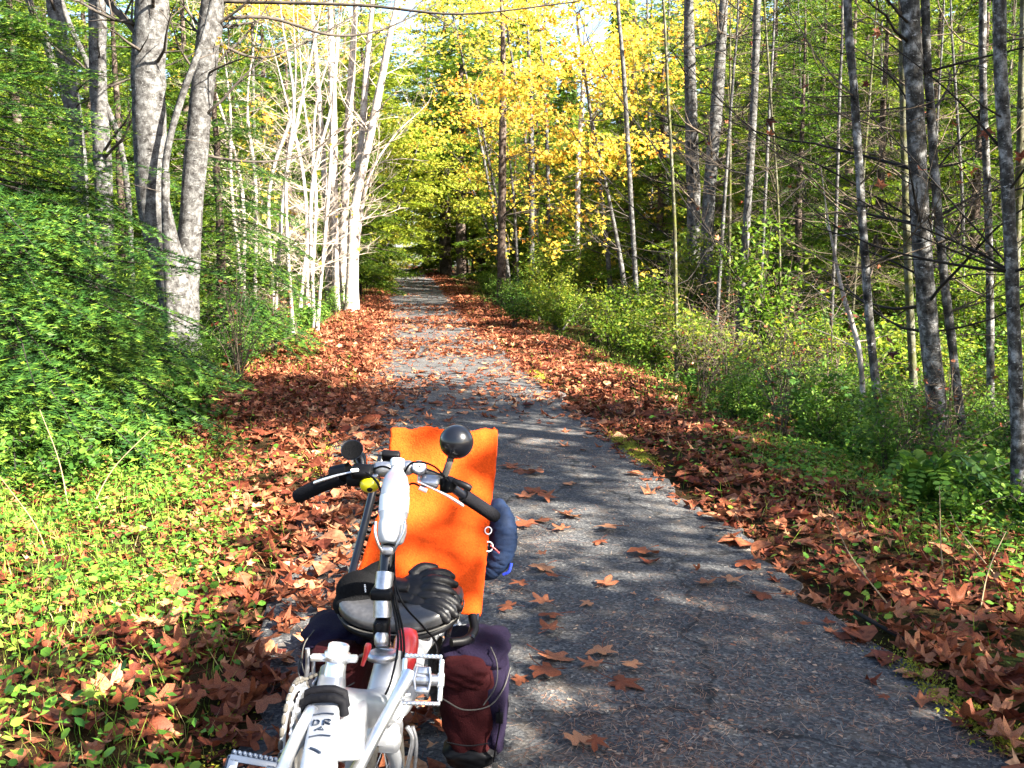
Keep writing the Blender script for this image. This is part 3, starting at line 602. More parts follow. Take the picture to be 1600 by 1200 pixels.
# --- yellow maples
def maple(name, label, px, py, Y, r, n, seed, mat_, group, tint=(.52, .22), flat=.75, base=None, dens=26, lsz=(.13, .26), at=None):
    rg = np.random.default_rng(seed); c = np.array(P(px, py, Y)) if at is None else np.array(at[0], float); b = np.array(G(base or px, Y)) if at is None else np.array(at[1], float); root = thing(name, label, 'tree', tuple(b), group)
    m = MB(); line = crv([b - [0, 0, .1], b + (c - b) * [.3, .3, .45] , c + [0, 0, r * .5]], 6); tube(m, line, np.linspace(.09, .03, len(line)), 8, cap=False, rough=.05, rng=rg); m.build('trunk', M['bark_alder'], root)
    m = MB(); ends = []
    for k in range(18):
        i = rg.integers(len(line) // 3, len(line)); d = rg.standard_normal(3) * [1, 1, .45] + [0, 0, .25]; limb(m, line[i], d, r * rg.uniform(.6, 1.1), .02, 0, rg, .02, .12, 6, ends)
    m.build('branches', M['twig'], root)['kind'] = 'stuff'
    # leaves hang in flat layered sprays with gaps between
    cl = c + rg.standard_normal((dens, 3)) * [r * .5, r * .5, r * flat * .5]; w = rg.integers(0, dens, n)
    pos = cl[w] + rg.standard_normal((n, 3)) * [r * .19, r * .19, r * .055]; e = np.array(ends)
    k = rg.uniform(0, 1, n) < .3; pos[k] = e[rg.integers(0, len(e), k.sum())] + rg.normal(0, .12, (k.sum(), 3))
    tn = np.clip(rg.normal(tint[0], tint[1], n) + .25 * (rg.uniform(-.5, .5, dens))[w], 0, 1)
    m = MB(); scatter(m, MAPLES, pos, rg.uniform(*lsz, n), rg.standard_normal((n, 3)) * .55 + [.1, -.35, .8], tn, rg); m.build('crown', mat_, root, False); return root
maple('yellow_maple_tree', 'golden yellow maple crown high above the right side of the trail', 900, 100, 27, 2.7, 4200, 301, M['leaf_yellow'], None, base=960)
maple('yellow_maple_tree', 'orange yellow maple branch level low on the right above the bushes', 925, 235, 25, 1.5, 1200, 302, M['leaf_yellow'], None, (.55, .25), .5, 985)
maple('yellow_maple_tree', 'small orange leaved maple over the middle of the trail', 742, 190, 33, 1.9, 1500, 303, M['leaf_yellow'], None, (.6, .25), .8, 800)
maple('yellow_maple_tree', 'yellow green maple crown at the top middle, behind the fir', 700, 60, 40, 3.8, 3000, 304, M['leaf_yellow'], None, (.34, .22), .8, 790)
maple('yellow_maple_tree', 'sunlit yellow maple at the top left above the tangle of saplings', 395, 20, 30, 2.4, 2200, 305, M['leaf_yellow'], None, (.6, .2), .7, 400)
maple('yellow_maple_tree', 'yellow leaved low maple left of the dark tunnel', 615, 330, 46, 1.9, 2400, 306, M['leaf_yellow'], None, (.18, .15), 1.0, 570)
maple('yellow_maple_tree', 'yellow maple at the top right of the golden crown', 1010, 60, 30, 2.4, 1800, 307, M['leaf_yellow'], None, (.35, .25), .9, 1020)
maple('lime_maple_tree', 'added yellow green maple branch standing in for sunlit fir boughs before the dark tunnel', 655, 265, 43, 2.3, 2200, 308, M['leaf_yellow'], None, (.10, .12), .9, 590)  # this and the next: bright leaf colour stands in for sun on firs
maple('lime_maple_tree', 'added lime green maple standing in for sunlit fir boughs right of the trail before the tunnel', 725, 290, 41, 1.7, 1500, 309, M['leaf_yellow'], None, (.08, .1), 1.0, 790)
maple('lime_maple_tree', 'pale sunlit tree in the bright gap at the far end of the trail', 618, 385, 118, 2.6, 1500, 310, M['leaf_yellow'], None, (.15, .15), 1.0, 618, lsz=(.25, .5))
maple('lime_maple_tree', 'yellow leaved crown at the very top between the white stems and the golden maple', 775, 5, 35, 2.8, 2600, 311, M['leaf_yellow'], None, (.42, .22), .8, 850)

# ------------------------------------------------------------------ firs
def needles(mb, a, b, L, Wd, sp, rg, t0, t1, lat=None):
    """needles along twig pieces a->b"""
    a = np.asarray(a); b = np.asarray(b); ln = np.linalg.norm(b - a, axis=1); k = np.maximum(1, (ln / sp).astype(int)); i = np.repeat(np.arange(len(a)), k); n = len(i)
    t = rg.uniform(0, 1, n); p = a[i] + (b - a)[i] * t[:, None]; d = (b - a)[i] / (ln[i][:, None] + 1e-9)
    s = rg.standard_normal((n, 3)); s[:, 2] = np.abs(s[:, 2]) * .5 - .15; s -= d * (s * d).sum(1)[:, None]; s /= np.linalg.norm(s, axis=1)[:, None] + 1e-9
    q = d * rg.uniform(.35, .8, n)[:, None] + s * .85; q /= np.linalg.norm(q, axis=1)[:, None]
    w = np.cross(q, rg.standard_normal((n, 3))); w /= np.linalg.norm(w, axis=1)[:, None] + 1e-9
    LL = L * rg.uniform(.7, 1.15, n)[:, None]; hw = Wd / 2
    v = np.stack([p - w * hw, p + w * hw, p + q * LL], 1).reshape(-1, 3)
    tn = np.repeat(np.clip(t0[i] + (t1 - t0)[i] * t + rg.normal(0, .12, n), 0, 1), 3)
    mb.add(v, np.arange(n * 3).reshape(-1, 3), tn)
def bough(mbn, mbt, o, d, L, rg, droop=.25, nl=.028, nw=.0035, sp=.0045, tw=.055, sub=True, hang=.0, twr=.004):
    """one flat fir spray: axis, side twigs, needles"""
    o = np.array(o, float); d = unit(np.array(d, float)); n = 9; pts = [o]; dd = d.copy()
    for i in range(n): dd = unit(dd + [0, 0, -droop / n * (1 if i < 5 else -.3)] + .03 * rg.standard_normal(3)); pts.append(pts[-1] + dd * L / n)
    ax = np.array(pts); side = unit(np.cross(d, [0, 0, 1])); upv = np.cross(side, d)
    if mbt: tube(mbt, ax, np.linspace(twr * 2.2 * L, twr * .5, len(ax)), 4, cap=False, c=.5)
    A, B, T0, T1 = [], [], [], []
    for i in range(2, n): A.append(ax[i]); B.append(ax[i + 1]); T0.append(.3 + .05 * i); T1.append(.35 + .05 * i)
    s = .10 * L
    sgn = 1
    while s < L * .98:
        f = s / L; i = min(n - 1, int(f * n)); p = ax[i] + (ax[i + 1] - ax[i]) * (f * n - i); t = unit(ax[i + 1] - ax[i])
        tl = L * .42 * (1 - f) ** .75 * min(1, f * 4 + .35) * rg.uniform(.65, 1.2) + .05 * L ** .5
        q = unit(t * rg.uniform(.55, .95) + sgn * side * rg.uniform(.7, 1.0) + upv * rg.normal(0, .14) + np.array([0, 0, -hang * rg.uniform(.3, 1)])); mid = p + q * tl * .5; q2 = unit(q + t * .3 + [0, 0, -.12 - hang * .6]); e = mid + q2 * tl * .5
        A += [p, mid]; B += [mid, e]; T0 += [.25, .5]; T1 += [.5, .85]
        if sub:
            for g in np.arange(.25, .95, max(.16, .05 / max(tl, .05))):
                for s2 in (-1, 1):
                    b0 = p + (e - p) * g; w = unit(q * .8 + s2 * np.cross(q, upv) * .8 + upv * rg.normal(0, .15) + [0, 0, -hang * .5]); A.append(b0); B.append(b0 + w * tl * .34 * (1.1 - g) * rg.uniform(.6, 1.2)); T0.append(.3); T1.append(.85)
        sgn = -sgn; s += tw * rg.uniform(.6, 1.3) * max(.35, 1 - .5 * f)
    T0 = np.array(T0); T1 = np.array(T1); needles(mbn, A, B, nl, nw, sp, rg, T0, T1)
# near firs: every bough a part of its own, six bough shapes shared
def near_bough(mbn, mbt, rg, droop):
    """a flat fishbone spray one metre long: side twigs set in two rows, needles combed out from each"""
    n = 10; pts = [np.zeros(3)]; dd = unit(np.array([1, 0, .1]))
    for i in range(n): dd = unit(dd + [0, .03 * rg.standard_normal(), -droop / n * (1 if i < 7 else .2)]); pts.append(pts[-1] + dd / n)
    ax = np.array(pts); tube(mbt, ax, np.linspace(.0055, .0018, len(ax)), 4, cap=False, c=.5); A, B, T0, T1 = [], [], [], []
    for i in range(3, n): A.append(ax[i]); B.append(ax[i + 1]); T0.append(.35); T1.append(.55 + .04 * i)
    s, sgn = .12, 1
    while s < .99:
        i = min(n - 1, int(s * n)); p = ax[i] + (ax[i + 1] - ax[i]) * (s * n - i); t = unit(ax[i + 1] - ax[i]); side = unit(np.cross(t, [0, 0, 1]))
        tl = (.46 * (1 - s) ** .8 * min(1, s * 3.5 + .3) + .05) * rg.uniform(.75, 1.15); q = unit(t * .75 + sgn * side * rg.uniform(.75, .95) + [0, 0, rg.normal(-.05, .08)]); e = p + q * tl + np.array([0, 0, -.16 * tl])
        A.append(p); B.append(e); T0.append(.15); T1.append(.92)
        if tl > .12:
            for g in np.arange(.3, .9, .13 / tl):
                for s2 in (-1, 1):
                    b0 = p + (e - p) * g; w = unit(q * .75 + s2 * np.cross(q, [0, 0, 1]) * .75 + [0, 0, rg.normal(-.04, .06)]); A.append(b0); B.append(b0 + w * tl * .36 * (1.15 - g) * rg.uniform(.7, 1.2)); T0.append(.25); T1.append(.98)
        sgn = -sgn; s += .060 * rg.uniform(.75, 1.25)
    A, B, T0, T1 = map(np.array, (A, B, T0, T1)); ln = np.linalg.norm(B - A, axis=1); k = np.maximum(2, (ln / .0042).astype(int)); i = np.repeat(np.arange(len(A)), k); m = len(i); t = rg.uniform(0, 1, m)
    p = A[i] + (B - A)[i] * t[:, None]; d = (B - A)[i] / ln[i][:, None]; sd = np.cross(d, [0, 0, 1.]); sd /= np.linalg.norm(sd, axis=1)[:, None] + 1e-9
    q = d * rg.uniform(.3, .6, m)[:, None] + sd * np.where(rg.random(m) < .5, 1, -1)[:, None] * rg.uniform(.6, 1, m)[:, None] + np.column_stack([np.zeros((m, 2)), rg.uniform(-.05, .5, m)]); q /= np.linalg.norm(q, axis=1)[:, None]
    w = d + .3 * rg.standard_normal((m, 3)); w /= np.linalg.norm(w, axis=1)[:, None]; L = .028 * rg.uniform(.7, 1.15, m)[:, None]
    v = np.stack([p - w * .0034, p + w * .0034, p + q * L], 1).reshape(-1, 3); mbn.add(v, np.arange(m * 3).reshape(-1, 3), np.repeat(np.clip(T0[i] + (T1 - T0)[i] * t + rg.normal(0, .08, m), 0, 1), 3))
BN, BT = [], []
for i in range(6):
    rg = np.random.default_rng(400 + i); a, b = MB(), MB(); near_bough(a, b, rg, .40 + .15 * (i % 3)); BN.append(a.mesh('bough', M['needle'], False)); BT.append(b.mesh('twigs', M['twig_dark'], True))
def near_fir(name, label, base, H, R, zlo, n, seed, group=None, face=None, scale_min=.45, droop=.0):
    rg = np.random.default_rng(seed); root = thing(name, label, 'tree', tuple(base), group); m = MB(); b = np.array(base)
    ln = np.array([b + [0, 0, z] + rg.normal(0, .01, 3) for z in np.linspace(-.1, H, 14)]); tube(m, ln, np.linspace(.012 * H + .02, .006, 14), 9, cap=False, rough=.05, rng=rg); m.build('trunk', M['bark_fir'], root)
    for k in range(n):
        f = ((k + rg.random()) / n); z = zlo + (H - zlo - .1) * f ** 1.25; a = k * 2.39996 + rg.normal(0, .25)
        if face is not None and math.cos(a - face) < -.35 and rg.random() < .6: a += math.pi
        L = R * (1 - z / H) ** .8 * rg.uniform(.7, 1.15) + .18; v = k % 6
        o = local('bough', BN[v], root, (0, 0, z), (rg.normal(0, .18), -(.22 - .55 * (1 - z / H) - droop + rg.normal(0, .12)), a), (L, L * rg.uniform(.85, 1.15), L))
        local('twigs', BT[v], o)
    return root
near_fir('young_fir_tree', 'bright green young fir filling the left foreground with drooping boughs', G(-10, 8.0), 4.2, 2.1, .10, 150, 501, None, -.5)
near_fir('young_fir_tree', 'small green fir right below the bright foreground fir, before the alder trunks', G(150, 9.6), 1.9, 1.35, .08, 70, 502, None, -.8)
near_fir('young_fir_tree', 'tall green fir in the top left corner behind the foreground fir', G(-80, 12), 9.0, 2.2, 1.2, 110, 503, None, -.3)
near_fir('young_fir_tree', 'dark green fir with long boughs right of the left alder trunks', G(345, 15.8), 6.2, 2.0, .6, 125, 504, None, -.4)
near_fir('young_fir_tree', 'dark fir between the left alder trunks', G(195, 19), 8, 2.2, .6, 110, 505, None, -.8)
# forest firs: four shapes shared by all of the wood
FM = []
for i in range(5):
    rg = np.random.default_rng(450 + i); H, Rr = 10., (2.2, 2.6, 1.9, 2.9, 2.6)[i]; zlo = (.4, .9, .3, 2.6, 3.4)[i]; a, b = MB(), MB(); z = zlo
    while z < H - .15:
        for k in range(7):
            an = rg.uniform(0, 6.283); L = (Rr * (1 - z / H) ** .7 + .15) * rg.uniform(.6, 1.15)
            bough(a, b, (0, 0, z + rg.normal(0, .06)), (math.cos(an), math.sin(an), .30 - .55 * (1 - z / H) + rg.normal(0, .1)), L, rg, .25, .10, .030, .030, .16, sub=L > .5, hang=.45, twr=.006)
        z += .34 + .16 * rg.random()
    tube(b, np.array([(rg.normal(0, .01), rg.normal(0, .01), q) for q in np.linspace(-.3, H, 16)]), np.linspace(.15, .01, 16), 9, cap=False, c=.2)
    for k in range(14):                                        # dead lower twigs
        an = rg.uniform(0, 6.283); tube(b, wander((0, 0, rg.uniform(.5, zlo + 1.2)), (math.cos(an), math.sin(an), -.1), rg.uniform(.5, 1.3), 4, .1, -.02, rg), [.010, .008, .006, .005, .003], 3, cap=False)
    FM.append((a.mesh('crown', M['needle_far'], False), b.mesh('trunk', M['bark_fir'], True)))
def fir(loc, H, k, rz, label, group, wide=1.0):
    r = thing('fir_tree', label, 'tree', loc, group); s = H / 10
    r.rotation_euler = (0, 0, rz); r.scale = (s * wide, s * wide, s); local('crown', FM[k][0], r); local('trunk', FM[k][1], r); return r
def firs(spec, label, group):
    for (px, Y, H, k, w) in spec: fir(tuple(G(px, Y)), H, k, rs.uniform(0, 6.28), label, group, w)
# firs arching over the trail
for px, Y, H, k, w, lab in [(668, 74, 20, 3, 1.3, 'fir at the far end of the tunnel, right of the bright gap'), (745, 64, 18, 3, 1.5, 'fir behind the dark trunk on the right of the tunnel'), (580, 43, 11, 3, 1.5, 'sunlit fir holding its boughs over the left of the trail before the tunnel'), (560, 38, 9, 1, 1.0, 'dark fir just behind the pale clump at the left of the trail'), (572, 47, 14, 3, 1.3, 'fir whose left boughs begin the dark tunnel over the trail'), (585, 60, 17, 4, 1.4, 'tall fir arching over the trail from the left, deep in the tunnel'),
                            (785, 44, 10, 3, 1.0, 'fir leaning its boughs over the trail from the right, behind the dark trunk'), (722, 56, 17, 4, 1.5, 'large fir with bare dark lower trunk right of the tunnel mouth'), (697, 62, 18, 4, 1.6, 'fir with a stout dark trunk standing in the tunnel'),
                            (592, 76, 20, 4, 1.4, 'fir at the far end of the tunnel, left of the bright gap'), (545, 50, 13, 1, 1.3, 'bushy fir left of the tunnel mouth with boughs down to the ground'), (822, 47, 9, 1, 1.2, 'bushy fir right of the tunnel with boughs down to the ground')]:
    fir(tuple(G(px, Y)), H, k, rs.uniform(0, 6.28), lab, 'firs forming the tunnel over the trail', w)
firs([(838, 40, 9, 0, 1.2), (880, 46, 8, 1, 1.4), (800, 54, 13, 0, 1.3), (940, 42, 9.5, 1, 1.3), (760, 66, 20, 1, 1.3), (850, 62, 18, 0, 1.3), (805, 38, 6.5, 2, 1.3), (905, 36, 7, 1, 1.4), (965, 54, 13, 0, 1.5), (1010, 64, 19, 1, 1.5)], 'green fir behind the trunks right of the tunnel', 'firs right of the tunnel')
firs([(985, 34, 11, 0, 1.1), (1030, 27, 9, 1, 1.0), (1075, 36, 13, 2, 1.3), (1120, 25, 8.5, 0, 1.1), (1165, 21, 7.5, 2, 1.1), (1200, 30, 12, 1, 1.2), (1245, 18, 7.0, 0, 1.0), (1275, 24, 9.5, 1, 1.2), (1320, 20, 8.5, 2, 1.2), (1300, 34, 13, 0, 1.3),
      (1370, 16, 7.5, 0, 1.0), (1400, 24, 10, 1, 1.2), (1450, 18, 8.5, 2, 1.2), (1480, 27, 12, 0, 1.2), (1520, 15, 7.5, 1, 1.0), (1560, 20, 7.5, 0, 1.1), (1600, 16, 6, 2, 1.1), (1215, 42, 15, 0, 1.4), (1390, 40, 15, 1, 1.4), (1560, 36, 15, 2, 1.4), (1680, 22, 11, 0, 1.2), (1100, 50, 17, 1, 1.5), (1180, 55, 18, 0, 1.6), (1270, 50, 17, 1, 1.6), (1340, 28, 10, 0, 1.3), (1430, 32, 12, 2, 1.5), (1500, 45, 17, 0, 1.5), (1145, 32, 11, 2, 1.4), (1230, 25, 8, 2, 1.3), (1600, 28, 12, 1, 1.3), (1060, 58, 22, 1, 1.3), (1150, 62, 23, 0, 1.4), (1245, 58, 22, 1, 1.4), (1335, 56, 22, 0, 1.4), (1430, 54, 21, 1, 1.4), (1530, 50, 20, 0, 1.4)],
     'sunlit green fir in the wood behind the right bank trees', 'firs in the right wood')
firs([(455, 33, 10, 1, 1.1), (420, 40, 13, 0, 1.2), (500, 44, 13, 1, 1.1), (370, 30, 9, 2, 1.2), (530, 56, 17, 0, 1.3), (470, 60, 18, 1, 1.4)], 'fir behind the tangle of bare saplings on the left', 'firs behind the left saplings')
firs([(300, 26, 10, 0, 1.2), (235, 30, 12, 1, 1.3), (150, 24, 9.5, 2, 1.1), (90, 30, 12, 0, 1.3), (40, 22, 10, 1, 1.1), (-30, 27, 12, 0, 1.3), (330, 44, 15, 1, 1.5), (200, 44, 13, 0, 1.4), (70, 42, 13, 1, 1.4), (-110, 18, 9, 2, 1.1)], 'dark fir deep in the wood behind the left alders', 'firs in the left wood')
# the wood beyond, too far to count
rg = np.random.default_rng(99)
mb = MB(); n_tree = 0
for k in range(150):
    Y = rg.uniform(66, 130) if k < 110 else rg.uniform(150, 190); u = rg.uniform(-62, 62) if k < 110 else rg.uniform(-30, 40)
    if (abs(u - float(pc(Y))) < 6 and Y < 140) or abs(u) > Y * .75 or (-5 < u < 40 and abs(Y - (114 - .8 * u)) < 8) or (Y > 140 and abs(u + .5) < 5): continue
    H = rg.uniform(15, 24); n = 950; z = rg.uniform(.06, 1, n) ** .8; an = rg.uniform(0, 6.283, n); rr = (1 - z) ** .8 * H * .19 * rg.uniform(.35, 1.05, n) + .1
    b = np.array([u, Y, float(gz(u, Y))]); pos = b + np.column_stack([np.cos(an) * rr, np.sin(an) * rr, z * H - rr * .25])
    out = np.column_stack([np.cos(an), np.sin(an), np.full(n, -.45)])
    scatter(mb, [DIAM], pos, rg.uniform(.55, 1.25, n), np.column_stack([np.cos(an) * .5, np.sin(an) * .5, np.full(n, .8)]) + rg.standard_normal((n, 3)) * .3, np.clip(rg.normal(.4, .25, n), 0, 1), rg, spin=out)
    tube(mb, np.array([b - [0, 0, .5], b + [0, 0, H * .5], b + [0, 0, H]]), [.22, .14, .02], 6, cap=False, c=0.)
o = mb.build('distant_wood', M['needle_far'], smooth_=False); tag(o, 'far mass of conifers closing the view behind the near trees', 'wood', kind='stuff')

# ------------------------------------------------------------------ undergrowth
def shrub_mesh(seed, n, R, H, shape, lsz, stems=9, droop=.0, twigm=None, fine=3):
    rg = np.random.default_rng(seed); mt, ml = MB(), MB(); tips = []
    for k in range(stems):
        a = rg.uniform(0, 6.283); e = rg.uniform(.15, 1.0) * R; top = np.array([math.cos(a) * e, math.sin(a) * e, H * rg.uniform(.55, 1.05) * (1 - .35 * e / R)])
        q = crv([(rg.normal(0, .03), rg.normal(0, .03), -.05), top * [.35, .35, .6], top + [0, 0, -droop * rg.random()]], 4); tube(mt, q, np.linspace(.008, .002, len(q)), 4, cap=False, c=rg.random()); tips += list(q[2:])
        for j in range(fine):
            i = rg.integers(2, len(q)); w = wander(q[i], rg.standard_normal(3) * [1, 1, .4] + [0, 0, .25], R * rg.uniform(.25, .55), 4, .18, .0, rg); tube(mt, w, [.004, .003, .003, .002, .0015], 3, cap=False); tips += list(w[1:])
    t = np.array(tips); w = rg.integers(0, len(t), n); pos = t[w] + rg.normal(0, 1, (n, 3)) * [R * .09, R * .09, H * .045]; pos[:, 2] = np.maximum(pos[:, 2], .02)
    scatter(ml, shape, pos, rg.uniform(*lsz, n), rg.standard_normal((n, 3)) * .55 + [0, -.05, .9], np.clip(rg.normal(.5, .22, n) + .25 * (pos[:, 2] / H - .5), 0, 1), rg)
    return mt, ml
SH = {}
def proto(key, seeds, n, R, H, shape, lsz, leafm, **k):
    SH[key] = []
    for s in seeds:
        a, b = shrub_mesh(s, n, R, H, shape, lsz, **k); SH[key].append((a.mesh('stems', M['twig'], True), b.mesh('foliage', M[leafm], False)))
proto('lime', (601, 602, 603), 1500, .75, 1.15, [OVAL, DIAM], (.035, .085), 'leaf_lime', stems=11)
proto('green', (611, 612, 613), 1500, .7, .95, [OVAL, DIAM], (.03, .075), 'leaf_green', stems=11)
proto('low', (621, 622), 700, .45, .42, [OVAL, ROUND], (.025, .06), 'leaf_green', stems=9)
proto('tall', (631, 632), 1900, .9, 2.4, [OVAL, DIAM], (.04, .10), 'leaf_lime', stems=12, fine=5)
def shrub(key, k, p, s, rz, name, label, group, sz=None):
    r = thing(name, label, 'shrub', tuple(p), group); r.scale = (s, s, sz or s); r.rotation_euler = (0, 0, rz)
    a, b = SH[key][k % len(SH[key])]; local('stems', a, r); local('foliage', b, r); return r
def patch(key, n, x0, x1, y0, y1, s, name, label, group, seed, cond=None):
    r2 = random.Random(seed); c = 0; t = 0
    while c < n and t < n * 60:
        t += 1; Y = r2.uniform(y0, y1); u = r2.uniform(x0, x1); x = float(pc(Y)) + u
        a, b, d = proj(np.array([x]), np.array([Y]), np.array([float(gz(x, Y)) + .4]))
        if not (-120 < a[0] < 1720) or (cond and not cond(x, Y)): continue
        shrub(key, r2.randrange(9), (x, Y, float(gz(x, Y))), s * r2.uniform(.7, 1.25), r2.uniform(0, 6.28), name, label, group); c += 1
rv = lambda x, Y: x > np.interp(Y, [2, 5, 7, 11, 15, 26, 40], [3.2, 3.15, 3.2, 3.4, 3.6, 3.3, 3.1])
patch('green', 22, 2.3, 5.5, 5.2, 11, .62, 'leafy_shrub', 'green leafy shrub in the undergrowth below the mottled trunks', 'shrubs below the mottled trunks', 1, rv)
patch('low', 26, 2.2, 4.2, 4.2, 10, .8, 'low_plant', 'low green plant at the foot of the right bank', 'low plants at the foot of the right bank', 2, rv)
patch('lime', 26, 2.5, 7, 9, 17, .85, 'leafy_shrub', 'light green shrub between the twin trunks and mottled trunks', 'light shrubs on the right bank', 3, rv)
patch('lime', 34, 2.0, 6, 16, 30, 1.1, 'leafy_shrub', 'sunlit light green bush along the right side of the trail ahead', 'sunlit bushes right of the trail ahead', 4, rv)
patch('green', 22, 1.9, 5, 22, 46, 1.0, 'leafy_shrub', 'green bush lining the right of the trail near the tunnel', 'bushes right of the tunnel mouth', 5)
patch('tall', 16, 4.2, 12, 12, 26, 1.0, 'tall_shrub', 'tall light shrub standing among the firs of the right wood', 'tall shrubs in the right wood', 6)
patch('tall', 10, 3.5, 9, 26, 42, 1.3, 'tall_shrub', 'tall light shrub under the yellow maples', 'tall shrubs under the maples', 7)
patch('green', 20, -5, -2.8, 11, 24, .75, 'leafy_shrub', 'dark green shrub under the left alders', 'shrubs under the left alders', 8)
patch('low', 22, -3.6, -2.5, 9, 26, 1.0, 'low_plant', 'low green plant along the left verge beyond the fir', 'low plants on the left verge', 9)
patch('green', 18, -5, -2.3, 26, 48, 1.0, 'leafy_shrub', 'green bush at the left of the trail behind the pale clump', 'bushes left of the tunnel mouth', 10)
patch('green', 14, -12, -5, 12, 30, 1.3, 'leafy_shrub', 'dim shrub deep in the wood behind the left alders', 'shrubs deep in the left wood', 11)
patch('green', 14, 5, 12, 8, 18, 1.1, 'leafy_shrub', 'dim green shrub deep in the wood at the right', 'shrubs deep in the right wood', 12)
SH['bare'] = []
for s in (641, 642, 643):
    a, b = shrub_mesh(s, 60, .7, 1.5, [OVAL], (.03, .07), stems=14, fine=8); SH['bare'].append((a.mesh('stems', M['dry_twig'], True), b.mesh('foliage', M['leaf_brown'], False)))
patch('bare', 12, 2.3, 5.5, 5.5, 12, .8, 'twiggy_shrub', 'dry twiggy shrub with few brown leaves on the right bank', 'dry shrubs on the right bank', 13, rv)
patch('bare', 12, 2.4, 6, 12, 26, 1.1, 'twiggy_shrub', 'dry twiggy shrub among the light bushes farther along the right', 'dry shrubs among the light bushes', 14, rv)
patch('bare', 8, -4.5, -2.4, 12, 30, .9, 'twiggy_shrub', 'dry twiggy shrub under the left trees', 'dry shrubs under the left trees', 15)
patch('low', 12, -4.2, -2.2, 4.2, 8.5, .85, 'low_plant', 'leafy weed on the left verge before the bright fir', 'weeds on the left verge', 16, lambda x, Y: x < -1.5 - .1 * (Y - 4))
# sword ferns and a glossy compound-leaved plant
def frond_plant(name, label, p, n, L, seed, m, group=None, el=.8, leaflet=.09):
    rg = np.random.default_rng(seed); root = thing(name, label, 'plant', tuple(p), group); b = np.array(p)
    for k in range(n):
        a = k * 6.283 / n + rg.normal(0, .2); l = L * rg.uniform(.75, 1.1); mb = MB()
        q = crv([b, b + [math.cos(a) * l * .35, math.sin(a) * l * .35, l * el * rg.uniform(.8, 1.1)], b + [math.cos(a) * l * .95, math.sin(a) * l * .95, l * el * .45]], 8); tube(mb, q, np.linspace(.004, .0015, len(q)), 4, cap=False, c=.3)
        pos, sp, nr, sz = [], [], [], []
        for i in range(2, len(q)):
            t = unit(q[i] - q[i - 1]); s = unit(np.cross(t, [0, 0, 1])); f = i / len(q)
            for g in (-1, 1):
                w = leaflet * l * 2.2 * (1 - f * .75); d = unit(s * g + t * .35); pos.append(q[i] + d * w * .5); sp.append(d); nr.append(np.cross(s, t) + rg.normal(0, .15, 3)); sz.append(w)
        scatter(mb, [OVAL], np.array(pos), np.array(sz), np.array(nr), np.clip(rg.normal(.45, .15, len(pos)), 0, 1), rg, spin=np.array(sp)); mb.build('frond', m, root, False)
g = ground_at(1262, 700); frond_plant('fern', 'dark green sword fern on the right verge left of the crooked sapling', g, 9, .55, 701, M['leaf_green'], None, 1.0)
g = ground_at(1440, 800); frond_plant('glossy_plant', 'glossy holly-leaved plant catching light below the thick mottled trunk', g, 8, .42, 702, M['leaf_green'], None, .9, .16)
g = ground_at(1080, 620); frond_plant('fern', 'small fern in the leaves near the pale twin trunks', g, 7, .4, 703, M['leaf_green'])
g = ground_at(480, 520); frond_plant('fern', 'fern below the pale clump at the left verge', g, 9, .7, 704, M['leaf_green'])
# dry stalks
for k, (pl, lab) in enumerate([([(135, 812), (175, 735), (235, 672)], 'long dry stalk bending right on the left verge'), ([(108, 800), (92, 720), (62, 640)], 'dry straight stalk left of the bending one'), ([(78, 880), (55, 820), (0, 745)], 'pale dry stalk leaning left at the left edge of the picture'),
                               ([(1400, 960), (1330, 870), (1300, 800)], 'dry stalk leaning left below the mottled trunks'), ([(1475, 905), (1470, 850), (1468, 760)], 'upright dry stalk below the thick mottled trunk'), ([(1530, 960), (1545, 890), (1572, 830)], 'dry stalk leaning right near the right edge'),
                               ([(1100, 590), (1085, 520), (1075, 470)], 'dry stalk among the leaves before the pale twin trunks'), ([(1560, 905), (1500, 830), (1485, 800)], 'short dry stalk bending left near the right edge')]):
    g = ground_at(*pl[0]); Yk = g.y; m = MB(); q = crv([g] + [P(a, b, Yk + .1 * (i + 1)) for i, (a, b) in enumerate(pl[1:])], 6); tube(m, q, np.linspace(.0045, .002, len(q)) * (Yk / 5) ** .5, 5, c=.5); o = m.build('dry_stalk', M['dry']); tag(o, lab, 'stalk')
g1, g2, g3 = ground_at(1335, 968), ground_at(1395, 1002), ground_at(1455, 1032); m = MB(); q = crv([Vector((a.x, a.y, float(pz(a.x, a.y)) + .03)) for a in (g1, g2, g3)], 6); tube(m, q, np.linspace(.010, .007, len(q)), 7, c=.2)
tag(m.build('fallen_stick', M['twig_dark']), 'dark thin stick lying along the right edge of the asphalt', 'stick')
for k, (a, b, c, d) in enumerate([(860, 492, 905, 520), (845, 500, 925, 498), (880, 525, 930, 490)]):
    m = MB(); g1, g2 = ground_at(a, b), ground_at(c, d); g1.z += .15; g2.z += .5; tube(m, crv([g1, (g1 + g2) / 2 + Vector((0, 0, .2)), g2], 4), np.linspace(.02, .006, 9), 5); tag(m.build('fallen_branch', M['twig_pale']), ['bare fallen branch at the foot of the dark trunk, leaning right', 'bare fallen branch lying level right of the dark trunk', 'bare fallen branch slanting up among the right bushes'][k], 'branch')
